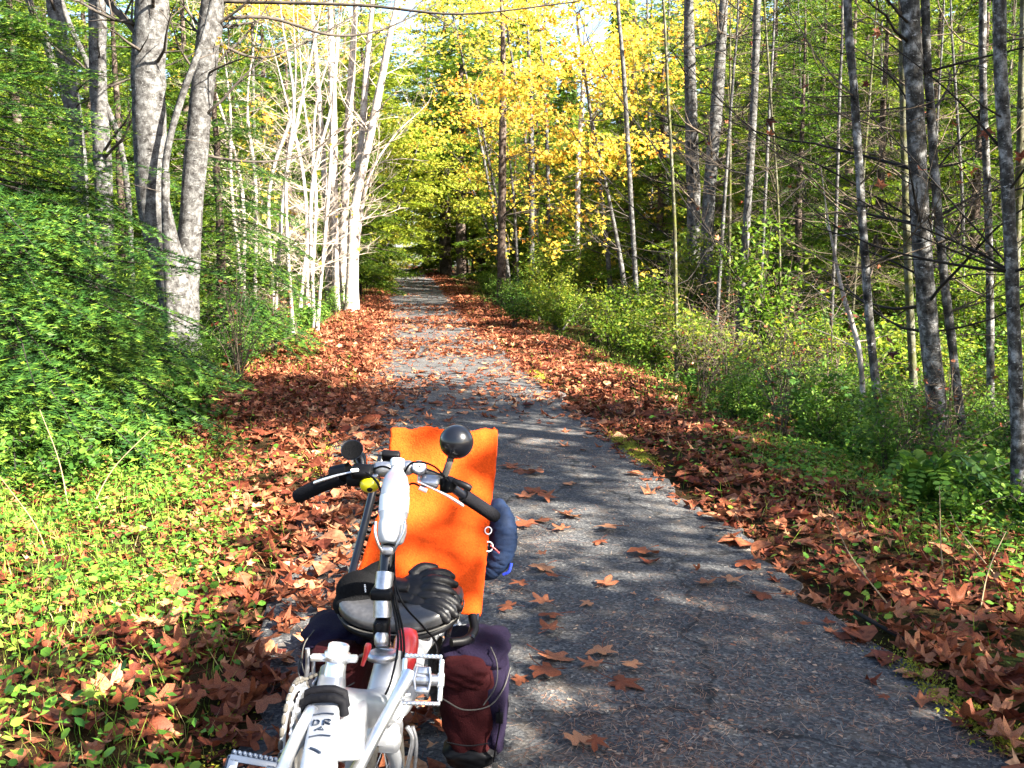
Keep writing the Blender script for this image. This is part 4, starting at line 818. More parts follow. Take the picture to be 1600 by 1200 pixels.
# unseen trees placed right of the view so their crowns dapple the trail
g_s = 'unseen trees placed to shade the trail'
for k, (c, r, n) in enumerate([((6.7, -1.6, 5.0), 1.9, 3600), ((5.0, -1.5, 3.6), 1.1, 1100), ((9.2, -2.0, 6.5), 1.6, 1800), ((9.6, 1.6, 5.4), 1.4, 1100), ((7.8, 2.4, 5.4), 1.0, 500)]):
    b = (c[0] + .3, c[1] + .2, float(gz(c[0] + .3, c[1] + .2)))
    maple('yellow_maple_tree', 'unseen maple placed beyond the right edge of the view to shade the trail', 0, 0, 0, r, n, 820 + k, M['leaf_yellow'], g_s, at=(c, b))
for k, (x, y, h, kk) in enumerate([(8.6, 4.6, 7.0, 0), (8.0, 3.0, 17, 4)]):
    fir((x, y, float(gz(x, y))), h, kk, k, 'unseen fir placed beyond the right edge of the view for its shadow', g_s, 1.1)

# ------------------------------------------------------------------ the recumbent bicycle, front wheel towards the camera
M['silver'] = plain('bright aluminium', (.80, .81, .83), .30, .85, var=.06, scale=60, bumpv=.05)
M['paint'] = plain('silver paint', (.36, .37, .39), .35, .3, var=.05, scale=40, coat=.3)
M['steel'] = plain('dull steel', (.42, .42, .44), .38, .9, var=.25, scale=80)
M['black'] = plain('black plastic', (.004, .004, .005), .45, 0, .12, .3, 60)
M['rubber'] = plain('black rubber', (.005, .005, .007), .7, 0, .12, .3, 120, .4)
M['satin'] = plain('black paint', (.004, .0045, .007), .28, 0, .3, .2, 30, coat=.4)
M['vinyl'] = plain('grey vinyl', (.035, .035, .038), .33, 0, .6, .25, 90, .12)
M['red'] = plain('red paint', (.55, .03, .03), .3, 0, .5, .1, 20, coat=.5)
M['orange'] = plain('orange terry cloth', (.50, .052, .005), .95, 0, .1, .22, 190, .9)
M['pile'] = leaf_mat('terry loops', [(0, (.38, .026, .002)), (.5, (.52, .058, .005)), (1, (.64, .11, .012))], .25, .9)
M['leather'] = plain('black leather', (.005, .0048, .006), .45, 0, .25, .35, 55, .35)
M['knit'] = plain('black fleece', (.003, .003, .0035), .95, 0, .12, .4, 200, .6)
M['blue'] = plain('blue nylon', (.0022, .010, .034), .8, 0, .25, .25, 40, .6)
M['bluecuff'] = plain('blue lining', (.02, .05, .45), .7, 0, .3, .1, 60)
M['maroon'] = plain('maroon nylon', (.022, .0035, .0045), .8, 0, .08, .25, 220, .5)
M['purple'] = plain('purple nylon', (.009, .006, .017), .8, 0, .08, .25, 220, .5)
M['piping'] = plain('grey piping', (.055, .052, .048), .8, var=.2)
M['yellow'] = plain('yellow plastic', (.75, .62, .01), .3, 0, .5, .06, 20, coat=.3)
M['white'] = plain('white plastic', (.8, .8, .8), .4, var=.05)
M['grip'] = plain('black foam grip', (.005, .005, .007), .85, 0, .12, .3, 300, .5)
M['plate'] = plain('blue grey plate', (.025, .034, .055), .45, 0, var=.2)
M['tyre'] = plain('dusty tyre', (.07, .064, .055), .85, 0, .3, .35, 60, .4)
mm, nt, bs, out = mat('clear bottle'); M['bottle'] = mm
nz = noise(nt, coord(nt), 30, 3); bs.inputs['Base Color'].default_value = (.93, .95, .97, 1); bs.inputs['Roughness'].default_value = .16; bs.inputs['Transmission Weight'].default_value = .45; bs.inputs['IOR'].default_value = 1.25; bump(nt, bs, nz.outputs[0], .12, .004)
bike = thing('recumbent_bicycle', 'silver recumbent bicycle parked facing the camera at the left edge of the trail', 'bicycle', (-.03, 2.05, 0))
V3 = lambda *a: Vector(a)
def part(name, m, fn, parent=None, smooth_=True, mod=None):
    b = MB(); fn(b); o = b.build(name, m, parent or bike, smooth_)
    if parent and parent.parent: o.matrix_parent_inverse = (parent.matrix_parent_inverse.inverted() if False else Matrix.Identity(4))
    return o
def sub(name, m, fn, par, smooth_=True):
    """a sub-part: par already carries the offset of its thing"""
    b = MB(); fn(b); o = bpy.data.objects.new(name, b.mesh(name, m, smooth_)); COL.objects.link(o); o.parent = par; return o
U = Vector((.17, 1, 0)).normalized(); Lt = Vector((U.y, -U.x, 0)); UP = Vector((0, 0, 1))       # along the bike to the rear, across it to the right
BM = Matrix((Lt, U, UP)).transposed()
# boom: box tube that comes towards the camera, lettered on top
boomA, boomB = P(488, 1215, 1.42), P(520, 1078, 1.84); boomA.z = .715; boomB.z = .715
bd = (boomB - boomA).normalized(); bx = bd.cross(UP).normalized(); BB = Matrix((bx, bd, UP)).transposed(); blen = (boomB - boomA).length
boom = part('boom', M['paint'], lambda b: rbox(b, (boomA + boomB) / 2 - UP * .045, (.050, blen + .04, .09), BB, .18, 3))
def slope(b):
    for q, w in ((0, .058), ): pass
    rbox(b, boomA + bd * (blen * .72) + bx * .044 - UP * .07, (.05, blen * .62, .06), BB @ Matrix.Rotation(R_(-14), 3, 'X'), .2, 3)
part('boom_gusset', M['paint'], slope)
def mark(b):
    for t, r, w in ((.50, .026, .0028), (.31, .026, .0028)):
        tube(b, crv([boomA + bd * blen * t + bx * x + bd * (.006 - abs(x) * .25) + UP * .0022 for x in (-.018, 0, .018)], 4), .0014, 5)
    pt_ = lambda x, y: boomA + bd * (blen * .435 + y) + bx * x + UP * .0022
    for st in ([(-.015, -.009), (-.015, .009), (-.008, .008), (-.005, .003), (-.006, -.004), (-.009, -.008), (-.015, -.009)], [(.003, -.009), (.003, .009), (.010, .009), (.014, .005), (.011, .0), (.004, 0), (.014, -.009)], [(-.010, -.028), (.0, -.017), (.004, -.028), (-.005, -.024)]): tube(b, [pt_(*q) for q in st], .0015, 5, cap=False)
    tube(b, [boomA + bd * (blen * .20) + bx * x + bd * y + UP * .0022 for x, y in ((-.012, .010), (-.002, .002), (.006, -.008))], .0022, 5)
sub('emblem', M['plate'], mark, boom)
for t in (.60, .68):
    o = boomA + bd * blen * t - bx * .004; part('rubber_band', M['rubber'], lambda b: tube(b, [o + bx * x + UP * z for x, z in ((-.040, -.02), (-.037, .006), (-.02, .013), (.0, .014), (.018, .013), (.034, .006), (.037, -.02))], .009, 8))
# derailleur post with its clamp and cage
dp = P(515, 1100, 1.80); dt = P(530, 1006, 1.82); part('derailleur_post', M['silver'], lambda b: lathe(b, dp, dt - dp, [(.0205, -.03), (.0205, (dt - dp).length - .002), (.0185, (dt - dp).length), (.015, (dt - dp).length), (.015, (dt - dp).length - .01)], 24))
cl = dp + (dt - dp) * .78; dax = (dt - dp).normalized()
def clampf(b):
    lathe(b, cl - dax * .008, dax, [(.022, 0), (.025, .001), (.025, .017), (.022, .018)], 24)
    rbox(b, cl + Lt * .030 + Vector((0, -.006, 0)), (.022, .016, .014), BM, .3); rbox(b, cl - Lt * .034 - U * .004, (.034, .018, .012), BM, .3)
der = part('front_derailleur', M['silver'], clampf)
def cage(b):
    o = cl - Lt * .058
    tube(b, crv([o + UP * .016, o - UP * .01, o - UP * .045 - Lt * .004], 4), .005, 6); tube(b, crv([o + Lt * .012 + UP * .004, o + Lt * .01 - UP * .04], 4), .004, 6)
    rbox(b, o - UP * .058, (.006, .05, .03), BM, .2); rbox(b, o - UP * .058 + Lt * .016, (.005, .05, .03), BM, .2)
sub('cage', M['steel'], cage, der)
# chainrings and chain
co = P(497, 1150, 1.68); ca = Lt
def ring(b, R, off, th, teeth):
    n = teeth * 2; B = np.array(basis(ca)); vs = []
    for f in (-th / 2, th / 2):
        for i in range(n): r = R + (.004 if i % 2 else -.003); vs.append((math.cos(2 * math.pi * i / n) * r, math.sin(2 * math.pi * i / n) * r, f + off))
        for i in range(n): r = R * .80; vs.append((math.cos(2 * math.pi * i / n) * r, math.sin(2 * math.pi * i / n) * r, f + off))
    fs = []
    for i in range(n):
        j = (i + 1) % n; fs += [[i, j, n + j, n + i], [2 * n + i, 3 * n + i, 3 * n + j, 2 * n + j], [i, 2 * n + i, 2 * n + j, j], [n + i, n + j, 3 * n + j, 3 * n + i]]
    b.add(np.array(vs) @ B.T + np.array(co), fs)
    for k in range(5):
        a = k * 1.2566 + .4; d = Vector(B @ np.array((math.cos(a), math.sin(a), 0))); tube(b, [co + ca * off + d * .012, co + ca * off + d * R * .84], [.010, .007], 6)
cr = part('chainring', M['silver'], lambda b: ring(b, .098, -.040, .004, 46), smooth_=False); part('chainring', M['silver'], lambda b: ring(b, .080, -.030, .004, 38), smooth_=False)
def chain(b):
    B = np.array(basis(ca)); n = 30
    for i in range(n):
        a = math.pi * (.05 + 1.0 * i / n) + math.pi * .5
        d = Vector(B @ np.array((math.cos(2 * math.pi * i / n), math.sin(2 * math.pi * i / n), 0))); t = ca.cross(d); rbox(b, co + ca * -.0405 + d * .099, (.0075, .016, .008), Matrix((ca, t, d)).transposed(), .3, 1)
    for s in (1, -1):
        a0 = co + UP * .099 * s - ca * .038; a1 = Vector((.12, 3.05, .27 + .04 * s)) - Lt * .05
        for i in range(46):
            f = i / 45; rbox(b, a0 + (a1 - a0) * f, (.0075, .016, .007), Matrix((Lt, (a1 - a0).normalized(), Lt.cross((a1 - a0).normalized()))).transposed(), .3, 1)
part('chain', M['tyre'], chain)
# cranks and pedals
pr, pl = P(660, 1062, 1.80), P(386, 1228, 1.46)
ar0, ar1 = P(551, 1215, 1.62), P(640, 1052, 1.80); al0, al1 = P(487, 1112, 1.66), P(436, 1215, 1.46)
part('crank_arm', M['silver'], lambda b: tube(b, crv([ar0, (ar0 + ar1) / 2, ar1], 4), [.013, .012, .0115, .011, .011, .011, .0115, .013, .014], 10))
part('crank_arm', M['silver'], lambda b: tube(b, crv([al0, (al0 + al1) / 2 - Lt * .004, al1], 4), [.014, .012, .0115, .011, .011, .011, .0115, .013, .014], 10))
part('pedal_axle', M['steel'], lambda b: tube(b, [ar1, pr + Lt * .03], .006, 8)); part('pedal_axle', M['steel'], lambda b: tube(b, [al1, pl - Lt * .03], .006, 8))
def pedal(o, B, m1, m2, txt=None):
    def body(b):
        for s in (-1, 1):
            for k in range(9): rbox(b, o + B @ V3(-.033 + .00825 * k, s * .045, .0), (.0055, .006, .020), B, .25, 1)
            rbox(b, o + B @ V3(0, s * .044, 0), (.074, .007, .013), B, .25); rbox(b, o + B @ V3(s * .036, 0, 0), (.010, .080, .016), B, .3)
            rbox(b, o + B @ V3(s * .036, .0, 0), (.014, .03, .020), B, .3)
    p = part('pedal', m1, body)
    def core(b):
        lathe(b, o - B @ V3(.036, 0, 0), B @ V3(1, 0, 0), [(.010, 0), (.012, .02), (.012, .05), (.010, .072)], 14); rbox(b, o + B @ V3(0, .016, .006), (.032, .016, .012), B, .3); rbox(b, o + B @ V3(0, -.020, .006), (.030, .014, .014), B, .3)
        for s in (-1, 1): tube(b, [o + B @ V3(s * .013, -.02, .014), o + B @ V3(s * .016, .0, .017), o + B @ V3(s * .012, .022, .014)], .003, 6)
    sub('clip_mechanism', m2, core, p)
    return p
B1 = basis((Vector((0, 0, CAMZ)) - pr).normalized() + Vector((0, .0, .1)), Lt); pedal(pr, B1, M['silver'], M['steel'])
B2 = Matrix.Rotation(R_(6), 3, 'Y') @ basis(V3(0.1, -.75, .65), Lt); lp = pedal(pl, B2, M['plate'], M['black'])
def platef(b):
    rbox(b, pl + B2 @ V3(0, .034, .012), (.074, .010, .004), B2, .2); rbox(b, pl + B2 @ V3(0, .010, .012), (.050, .014, .004), B2, .2)
    for s in (-1, 1): rbox(b, pl + B2 @ V3(s * .030, .014, .012), (.016, .038, .004), B2, .2)
sub('top_plate', M['plate'], platef, lp)
for s in (-1, 1): sub('bolt', M['white'], lambda b: torus(b, pl + B2 @ V3(s * .029, .017, .0152), B2 @ V3(0, 0, 1), .0036, .0017, 16, 6), lp)
fc = bpy.data.curves.new('lettering', 'FONT'); fc.body = 'ALPINE'; fc.size = .0085; fc.extrude = .0003; fc.align_x = 'CENTER'; fc.align_y = 'CENTER'; fc.materials.append(M['white'])
t0_ = bpy.data.objects.new('t', fc); COL.objects.link(t0_); bpy.context.view_layer.update(); tm_ = bpy.data.meshes.new_from_object(t0_.evaluated_get(bpy.context.evaluated_depsgraph_get())); bpy.data.objects.remove(t0_); tx = bpy.data.objects.new('lettering', tm_); COL.objects.link(tx); tx.parent = lp; tx.matrix_local = Matrix.Translation(pl + B2 @ V3(0, .010, .0146)) @ B2.to_4x4()
# head, fork, front wheel
hd0, hd1 = P(588, 1150, 1.97), P(612, 1018, 2.06)
part('head_tube', M['paint'], lambda b: lathe(b, hd0, hd1 - hd0, [(.030, -.02), (.040, .0), (.041, .06), (.036, .12), (.033, (hd1 - hd0).length - .02), (.036, (hd1 - hd0).length)], 24))
def mainf(b):
    q = crv([boomB + V3(-.01, -.06, -.05), P(590, 1085, 1.95) - UP * .03, P(625, 1045, 2.15) - UP * .05, V3(.03, 2.5, .47), V3(.09, 2.9, .36)], 6); tube(b, q, np.interp(np.linspace(0, 1, len(q)), [0, .3, .6, 1], [.045, .05, .04, .034]), 16, flat=.8)
part('main_tube', M['paint'], mainf)
def lugf(b):
    o = P(628, 1012, 2.20); lathe(b, o - V3(0, .02, .05), V3(.05, .25, .22), [(.012, 0), (.024, .006), (.030, .03), (.030, .075), (.024, .10), (.01, .106)], 20, sx=1.1)
part('red_headset_cover', M['red'], lugf)
part('red_lever', M['red'], lambda b: tube(b, crv([P(566, 1040, 1.98), P(572, 1022, 1.98), P(576, 1006, 1.98)], 3), [.004, .0045, .005, .006, .007, .008, .006], 8))
def collar(b): lathe(b, P(598, 1030, 2.02), V3(0, .05, 1), [(.028, 0), (.034, .003), (.034, .014), (.028, .017)], 24)
part('headset_collar', M['steel'], collar)
wc = Vector((hd0.x - .004, 2.03, .262)); wax = Lt
def legs(s): return lambda b: tube(b, crv([hd0 + wax * .030 * s - UP * .02, wc + wax * .052 * s + UP * .14 - U * .02, wc + wax * .052 * s], 5), np.linspace(.017, .010, 11), 10)
part('fork_crown', M['silver'], lambda b: rbox(b, hd0 - UP * .012 + V3(0, 0, .0), (.105, .05, .035), BM, .35, 3))
for s in (-1, 1): part('fork_leg', M['paint'], legs(s))
def tyref(R, r):
    def f(b):
        torus(b, wc_, wax, R, r, 64, 14, sq=1.0)
        B = np.array(basis(wax))
        for i in range(56):
            a = 2 * math.pi * i / 56; d = Vector(B @ np.array((math.cos(a), math.sin(a), 0))); t = wax.cross(d)
            for s in (-1, 1): rbox(b, wc_ + d * (R + r * .90) + wax * s * r * .33 + t * s * .004, (r * .55, .013, .006), Matrix((wax, t, d)).transposed() @ Matrix.Rotation(s * .5, 3, 'Z'), .2, 1)
    return f
def wheel(nm, R, r):
    w = part(nm, M['tyre'], tyref(R, r)); sub('rim', M['silver'], lambda b: torus(b, wc_, wax, R - r * 1.15, .012, 56, 8, sq=.9), w); sub('hub', M['steel'], lambda b: lathe(b, wc_ - wax * .05, wax, [(.006, -.01), (.02, 0), (.02, .006), (.011, .012), (.011, .088), (.02, .094), (.02, .1), (.006, .11)], 16), w)
    def sp(b):
        B = np.array(basis(wax))
        for i in range(28):
            a = 2 * math.pi * i / 28; d = Vector(B @ np.array((math.cos(a), math.sin(a), 0))); e = Vector(B @ np.array((math.cos(a + .5), math.sin(a + .5), 0))); tube(b, [wc_ + wax * (.045 if i % 2 else -.045) + e * .018, wc_ + d * (R - r * 1.2)], .0013, 4, cap=False)
    o = sub('spokes', M['steel'], sp, w); o['kind'] = 'stuff'
wc_ = wc; wheel('front_wheel', .238, .024); wc_ = Vector((.145, 3.13, .285)); wheel('rear_wheel', .262, .023)
part('rear_stays', M['paint'], lambda b: [tube(b, [V3(.07, 2.8, .40) + Lt * s * .05, wc_ + Lt * s * .07], .012, 8) for s in (-1, 1)])
# front brake with its cable noodle
bk = P(636, 1135, 1.98)
def brake(b):
    tube(b, crv([bk, bk - UP * .03 + Lt * .012, bk - UP * .10 - Lt * .002], 4), .0055, 6); tube(b, crv([bk + Lt * .012, bk - UP * .04 + Lt * .02, bk - UP * .13 + Lt * .012], 4), .0045, 6); ell(b, bk - UP * .125 - Lt * .004, (.009, .009, .009))
part('front_brake', M['steel'], brake)
for s in (-1, 1): part('brake_arm', M['steel'], lambda b: tube(b, crv([wc + wax * .052 * s + UP * .20 - U * .03, wc + wax * .062 * s + UP * .26 - U * .045, wc + wax * .045 * s + UP * .31 - U * .04], 4), .008, 8))
part('brake_cable', M['white'], lambda b: tube(b, crv([P(610, 1120, 1.95), P(622, 1128, 1.93), P(630, 1112, 1.95), P(624, 1090, 1.96), P(640, 1085, 1.98)], 6), .0028, 6))
# steering riser and its hinge clamp
rs0, rs1, rs2 = P(598, 1022, 2.06), P(600, 930, 2.12), P(606, 852, 2.17)
part('steering_riser', M['satin'], lambda b: tube(b, crv([rs0, rs1, rs2, P(612, 760, 2.27)], 6), .0165, 16))
part('riser_sleeve', M['steel'], lambda b: tube(b, crv([P(598, 965, 2.075), P(599, 925, 2.095), P(602, 895, 2.115)], 4), [.0205] * 9, 16))
part('riser_clamp', M['black'], lambda b: rbox(b, P(598, 926, 2.09), (.05, .05, .024), BM, .25))
def hinge(b): rbox(b, P(596, 985, 2.06), (.034, .036, .05), BM, .25); lathe(b, P(592, 978, 2.035), V3(0, -1, .2), [(.007, 0), (.007, .012)], 12)
part('riser_hinge', M['black'], hinge)
part('riser_band', M['red'], lambda b: torus(b, P(601, 906, 2.113), (rs2 - rs0), .0195, .0022, 24, 6))
part('lower_knuckle', M['steel'], lambda b: tube(b, crv([P(596, 1010, 2.035), P(596, 1000, 2.04), P(597, 988, 2.045)], 3), [.012, .015, .016, .016, .016, .015, .012], 12))
# handlebar
HB = [P(467, 775, 2.40), P(500, 760, 2.36), P(548, 741, 2.31), P(590, 731, 2.30), P(625, 728, 2.30), P(660, 737, 2.30), P(690, 749, 2.31), P(722, 773, 2.34), P(775, 807, 2.40)]
hb = crv(HB, 5); bar = part('handlebar', M['satin'], lambda b: tube(b, hb, .0115, 12))
part('grip', M['grip'], lambda b: tube(b, crv([P(536, 745, 2.315), P(500, 759, 2.355), P(464, 776, 2.40)], 5), [.019, .0195, .019, .0188, .0188, .0185, .0185, .0185, .0185, .0185, .016], 14))
part('grip', M['grip'], lambda b: tube(b, crv([P(724, 774, 2.34), P(750, 791, 2.37), P(775, 808, 2.40)], 5), [.0165, .0175, .0172, .0172, .0172, .0172, .0172, .0172, .0172, .0172, .015], 14))
part('bar_clamp', M['steel'], lambda b: [rbox(b, P(600, 733, 2.30), (.05, .036, .036), BM, .3), rbox(b, P(636, 731, 2.30), (.03, .034, .034), BM, .3)])
# left controls
def lh(b): rbox(b, P(566, 737, 2.275), (.05, .036, .026), basis(V3(0, -.6, .8), Lt), .3); tube(b, [P(520, 741, 2.33), P(545, 736, 2.31)], .021, 10); rbox(b, P(556, 750, 2.30), (.045, .03, .03), BM, .3)
lhs = part('brake_housing', M['black'], lh)
sub('adjuster', M['white'], lambda b: rbox(b, P(554, 735, 2.245), (.020, .008, .009), basis(V3(0, -.6, .8), (hb[12] - hb[2])[:] if False else (P(570, 731, 2.25) - P(540, 739, 2.25))), .45, 3), lhs)
part('brake_lever', M['silver'], lambda b: tube(b, crv([P(556, 736, 2.25), P(530, 742, 2.26), P(510, 748, 2.27), P(492, 754, 2.285)], 5), np.interp(np.linspace(0, 1, 16), [0, .2, .5, 1], [.004, .0038, .006, .0075]), 10, flat=.55))
hc = P(550, 703, 2.30); hdv = V3(-.15, -.80, .62).normalized()
hn = part('horn', M['satin'], lambda b: (lathe(b, hc - hdv * .055, hdv, [(.006, 0), (.007, .012), (.010, .028), (.016, .042), (.0245, .052), (.0275, .055), (.026, .0555), (.015, .043), (.006, .02)], 28), tube(b, crv([hc - hdv * .05, P(562, 716, 2.33), P(566, 733, 2.31)], 5), [.010, .013, .016, .018, .018, .017, .016, .015, .014, .013, .012], 14)))
sub('horn_bell_lining', M['knit'], lambda b: lathe(b, hc - hdv * .055, hdv, [(.0005, .0225), (.005, .0215), (.0140, .0445), (.0245, .0560)], 28), hn)
yb = P(578, 757, 2.27); part('yellow_bell', M['yellow'], lambda b: ell(b, yb, (.0245, .021, .0195), BM)); part('bell_cap', M['black'], lambda b: ell(b, yb + V3(0, -.018, -.008), (.007, .005, .006)))
part('bell_mount', M['steel'], lambda b: rbox(b, yb + V3(0, .008, .018), (.04, .016, .012), BM, .3))
# right controls
def rh(b): rbox(b, P(672, 752, 2.275), (.045, .03, .022), basis(V3(0, -.6, .8), P(690, 755, 2.3) - P(650, 745, 2.3)), .3)
part('brake_housing', M['steel'], rh)
part('brake_lever', M['silver'], lambda b: tube(b, crv([P(652, 752, 2.25), P(680, 765, 2.255), P(700, 775, 2.265), P(722, 789, 2.29)], 5), np.interp(np.linspace(0, 1, 16), [0, .2, .5, 1], [.006, .005, .0065, .0085]), 10, flat=.5))
part('adjuster', M['white'], lambda b: tube(b, [P(655, 762, 2.24), P(667, 767, 2.24)], .0052, 10))
part('shifter', M['black'], lambda b: (lathe(b, P(700, 762, 2.30), P(712, 742, 2.29) - P(700, 762, 2.30), [(.015, -.005), (.017, 0), (.017, .022), (.013, .026)], 18), rbox(b, P(697, 757, 2.31), (.03, .036, .04), BM, .3)))
part('shift_lever', M['black'], lambda b: tube(b, crv([P(707, 750, 2.27), P(722, 757, 2.265), P(736, 764, 2.265)], 4), [.006, .007, .008, .0085, .009, .0095, .010, .0095, .007], 12))
bo = P(655, 731, 2.285); bdv = V3(.05, -.75, .65).normalized(); bl_ = part('round_gauge', M['steel'], lambda b: lathe(b, bo - bdv * .008, bdv, [(.016, 0), (.0185, .003), (.0185, .012), (.0165, .014)], 28)); sub('face', M['white'], lambda b: lathe(b, bo + bdv * .0045, bdv, [(.0005, .0035), (.0150, .0025)], 28), bl_); sub('pin', M['black'], lambda b: ell(b, bo + bdv * .0085, (.0022,) * 3), bl_)
part('gauge_mount', M['white'], lambda b: tube(b, [bo - bdv * .004 - UP * .018, P(655, 750, 2.29)], .0045, 8))
mo = P(713, 690, 2.33); mdv = V3(-.06, -.94, .34).normalized()
mr = part('mirror', M['satin'], lambda b: lathe(b, mo, mdv, [(.0415, -.012), (.0425, -.006), (.0420, .004), (.0385, .018), (.031, .029), (.019, .037), (.008, .040), (.0005, .0405)], 36)); sub('mirror_glass', M['silver'], lambda b: lathe(b, mo, mdv, [(.0005, -.0135), (.040, -.0125)], 36), mr)
part('mirror_stalk', M['piping'], lambda b: tube(b, crv([P(690, 757, 2.315), P(697, 738, 2.31), P(705, 714, 2.33)], 5), np.array([.0095 if i % 2 else .0085 for i in range(11)]), 12))
part('computer', M['black'], lambda b: rbox(b, P(611, 713, 2.36), (.045, .02, .03), basis(V3(0, -.6, .8), Lt), .25)); 
# cables
def cab(name, pts, r=.0027, m='black'): part(name, M[m], lambda b: tube(b, crv(pts, 7), r, 6))
cab('cable', [P(572, 738, 2.24), P(588, 752, 2.22), P(597, 772, 2.20), P(606, 800, 2.20), P(612, 850, 2.18), P(612, 930, 2.08), P(622, 1000, 2.02), P(612, 1060, 1.94), P(600, 1090, 1.92)])
cab('cable', [P(700, 752, 2.28), P(680, 730, 2.27), P(655, 722, 2.25), P(636, 731, 2.26), P(620, 780, 2.27), P(614, 860, 2.20), P(618, 930, 2.07), P(630, 990, 2.05), P(632, 1045, 2.02)])
cab('cable', [P(665, 764, 2.24), P(640, 757, 2.25), P(622, 800, 2.25), P(616, 890, 2.13), P(628, 940, 2.07), P(660, 978, 2.12), P(682, 1005, 2.2), P(684, 1030, 2.3)])
cab('cable', [P(582, 733, 2.28), P(600, 729, 2.27), P(622, 738, 2.27)]); cab('cable', [P(606, 870, 2.15), P(614, 930, 2.08), P(625, 985, 2.05), P(628, 1030, 2.03)], .0024)
# seat, back frame
sc_ = P(628, 968, 2.66); sc_.z = .545
def pad(rz, r0, z0, p=2.6):
    def f(b):
        n, m = 40, 12; v = []
        for i in range(m + 1):
            ph = -math.pi / 2 + math.pi * i / m
            for k in range(n):
                a = 2 * math.pi * k / n; sg = lambda t, e: math.copysign(abs(t) ** e, t)
                rr = abs(math.cos(ph)) ** .45
                x = sg(math.cos(a), 2 / p) * r0[0] * rr; y = sg(math.sin(a), 2 / p) * r0[1] * rr; z = sg(math.sin(ph), .7) * rz + .014 * (abs(x) / r0[0]) ** 2 - .012 * (y < 0) * (y / r0[1]) ** 2
                v.append(sc_ + Lt * x + U * y + UP * (z + z0))
        b.add([tuple(q) for q in v], [[i * n + k, i * n + (k + 1) % n, (i + 1) * n + (k + 1) % n, (i + 1) * n + k] for i in range(m) for k in range(n)])
    return f
seat = part('seat_pad', M['vinyl'], pad(.033, (.176, .155), .0)); sub('seat_shell', M['black'], pad(.020, (.170, .150), -.036), seat)
def piping(b):
    q = []
    for k in range(49):
        a = 2 * math.pi * k / 48; sg = lambda t, e: math.copysign(abs(t) ** e, t); y = sg(math.sin(a), 2 / 2.6) * .1545; x = sg(math.cos(a), 2 / 2.6) * .1755; q.append(sc_ + Lt * x + U * y + UP * (-.022 + .014 * (abs(x) / .176) ** 2 - .012 * (y < 0) * (y / .155) ** 2))
    tube(b, q, .0026, 6)
sub('piping', M['piping'], piping, seat)
part('back_frame', M['satin'], lambda b: tube(b, crv([P(541, 935, 2.64), P(552, 888, 2.74), P(567, 830, 2.85), P(582, 770, 2.95), P(596, 715, 3.02)], 5), .0125, 12))
part('back_frame', M['satin'], lambda b: tube(b, crv([P(735, 1000, 2.62), P(744, 955, 2.76), P(750, 860, 2.90), P(760, 760, 3.0), P(764, 700, 3.06)], 5), .0125, 12))
for k in range(9):
    f = k / 8; a = P(560 + 22 * f, 862 - 92 * f, 2.82 + .13 * f); c = P(578 + 20 * f, 862 - 92 * f, 2.86 + .13 * f); part('lacing', M['black'], lambda b: tube(b, crv([a, (a + c) / 2 - V3(0, .012, .006), c], 4), .0045, 6))
part('seat_bracket', M['black'], lambda b: (tube(b, crv([P(738, 962, 2.70), P(741, 985, 2.66), P(728, 1000, 2.62), P(705, 1004, 2.6)], 5), .013, 10), rbox(b, sc_ - UP * .07 + U * .02, (.16, .12, .05), BM, .2), tube(b, [P(650, 1005, 2.6), P(655, 1040, 2.62)], .014, 8)))
part('kickstand', M['black'], lambda b: tube(b, crv([P(745, 1090, 2.75), P(765, 1142, 2.86), V3(*ground_at(784, 1177)) + V3(0, 0, .006)], 4), [.008] * 8 + [.011], 8))
part('rear_rack', M['black'], lambda b: [tube(b, [V3(.06, 2.6, .47) + Lt * s * .07, V3(.16, 3.25, .47) + Lt * s * .07], .006, 8) for s in (-1, 1)])
part('bottle_cage', M['steel'], lambda b: [tube(b, crv([P(606 + s * 9, 862, 2.13), P(606 + s * 15, 850, 2.12), P(608 + s * 22, 832, 2.125), P(610 + s * 23, 815, 2.135)], 4), .0032, 6) for s in (-1, 1)] + [rbox(b, P(606, 860, 2.135), (.03, .02, .02), BM, .3)])
# ------------------------------------------------------------------ things carried on the bicycle
b0, b1 = P(611, 850, 2.15), P(621, 722, 2.235); bl = (b1 - b0).length
bt = thing('water_bottle', 'clear plastic water bottle strapped upright to the handlebar stem', 'bottle', tuple(b0))
m = MB(); pr_ = [(.001, .004), (.022, .0), (.028, .006), (.033, .03), (.0335, .06), (.031, .075), (.0335, .09), (.034, .15), (.0325, .185), (.026, .215), (.017, .232), (.0145, .238), (.0145, .262)]
k = bl / .262; lathe(m, b0, b1 - b0, [(r, h * k) for r, h in pr_], 32); m.build('body', M['bottle'], bt)
m = MB(); lathe(m, b0, b1 - b0, [(.0165, .246 * k), (.017, .25 * k), (.017, .268 * k), (.015, .272 * k), (.001, .272 * k)], 24); m.build('cap', M['white'], bt)
m = MB(); lathe(m, b0, b1 - b0, [(.0342, .098 * k), (.0346, .10 * k), (.0346, .148 * k), (.0342, .15 * k)], 32); lbl = m.build('label', M['white'], bt)
m = MB(); ax_ = (b1 - b0).normalized(); sd = Lt; fr = ax_.cross(sd)
tube(m, [b0 + ax_ * h * k + (-sd * math.cos(a) - V3(0, 1, .4).normalized() * math.sin(a)) * .0362 for h, a in ((.108, .30), (.122, .48), (.140, .62))], [.002, .006, .003], 8, flat=.5); sub('blue_stripe', M['bluecuff'], lambda b: (b.v.extend(m.v), b.l.extend(m.l), b.t.extend(m.t), b.c.extend(m.c), setattr(b, 'n', m.n)), lbl)
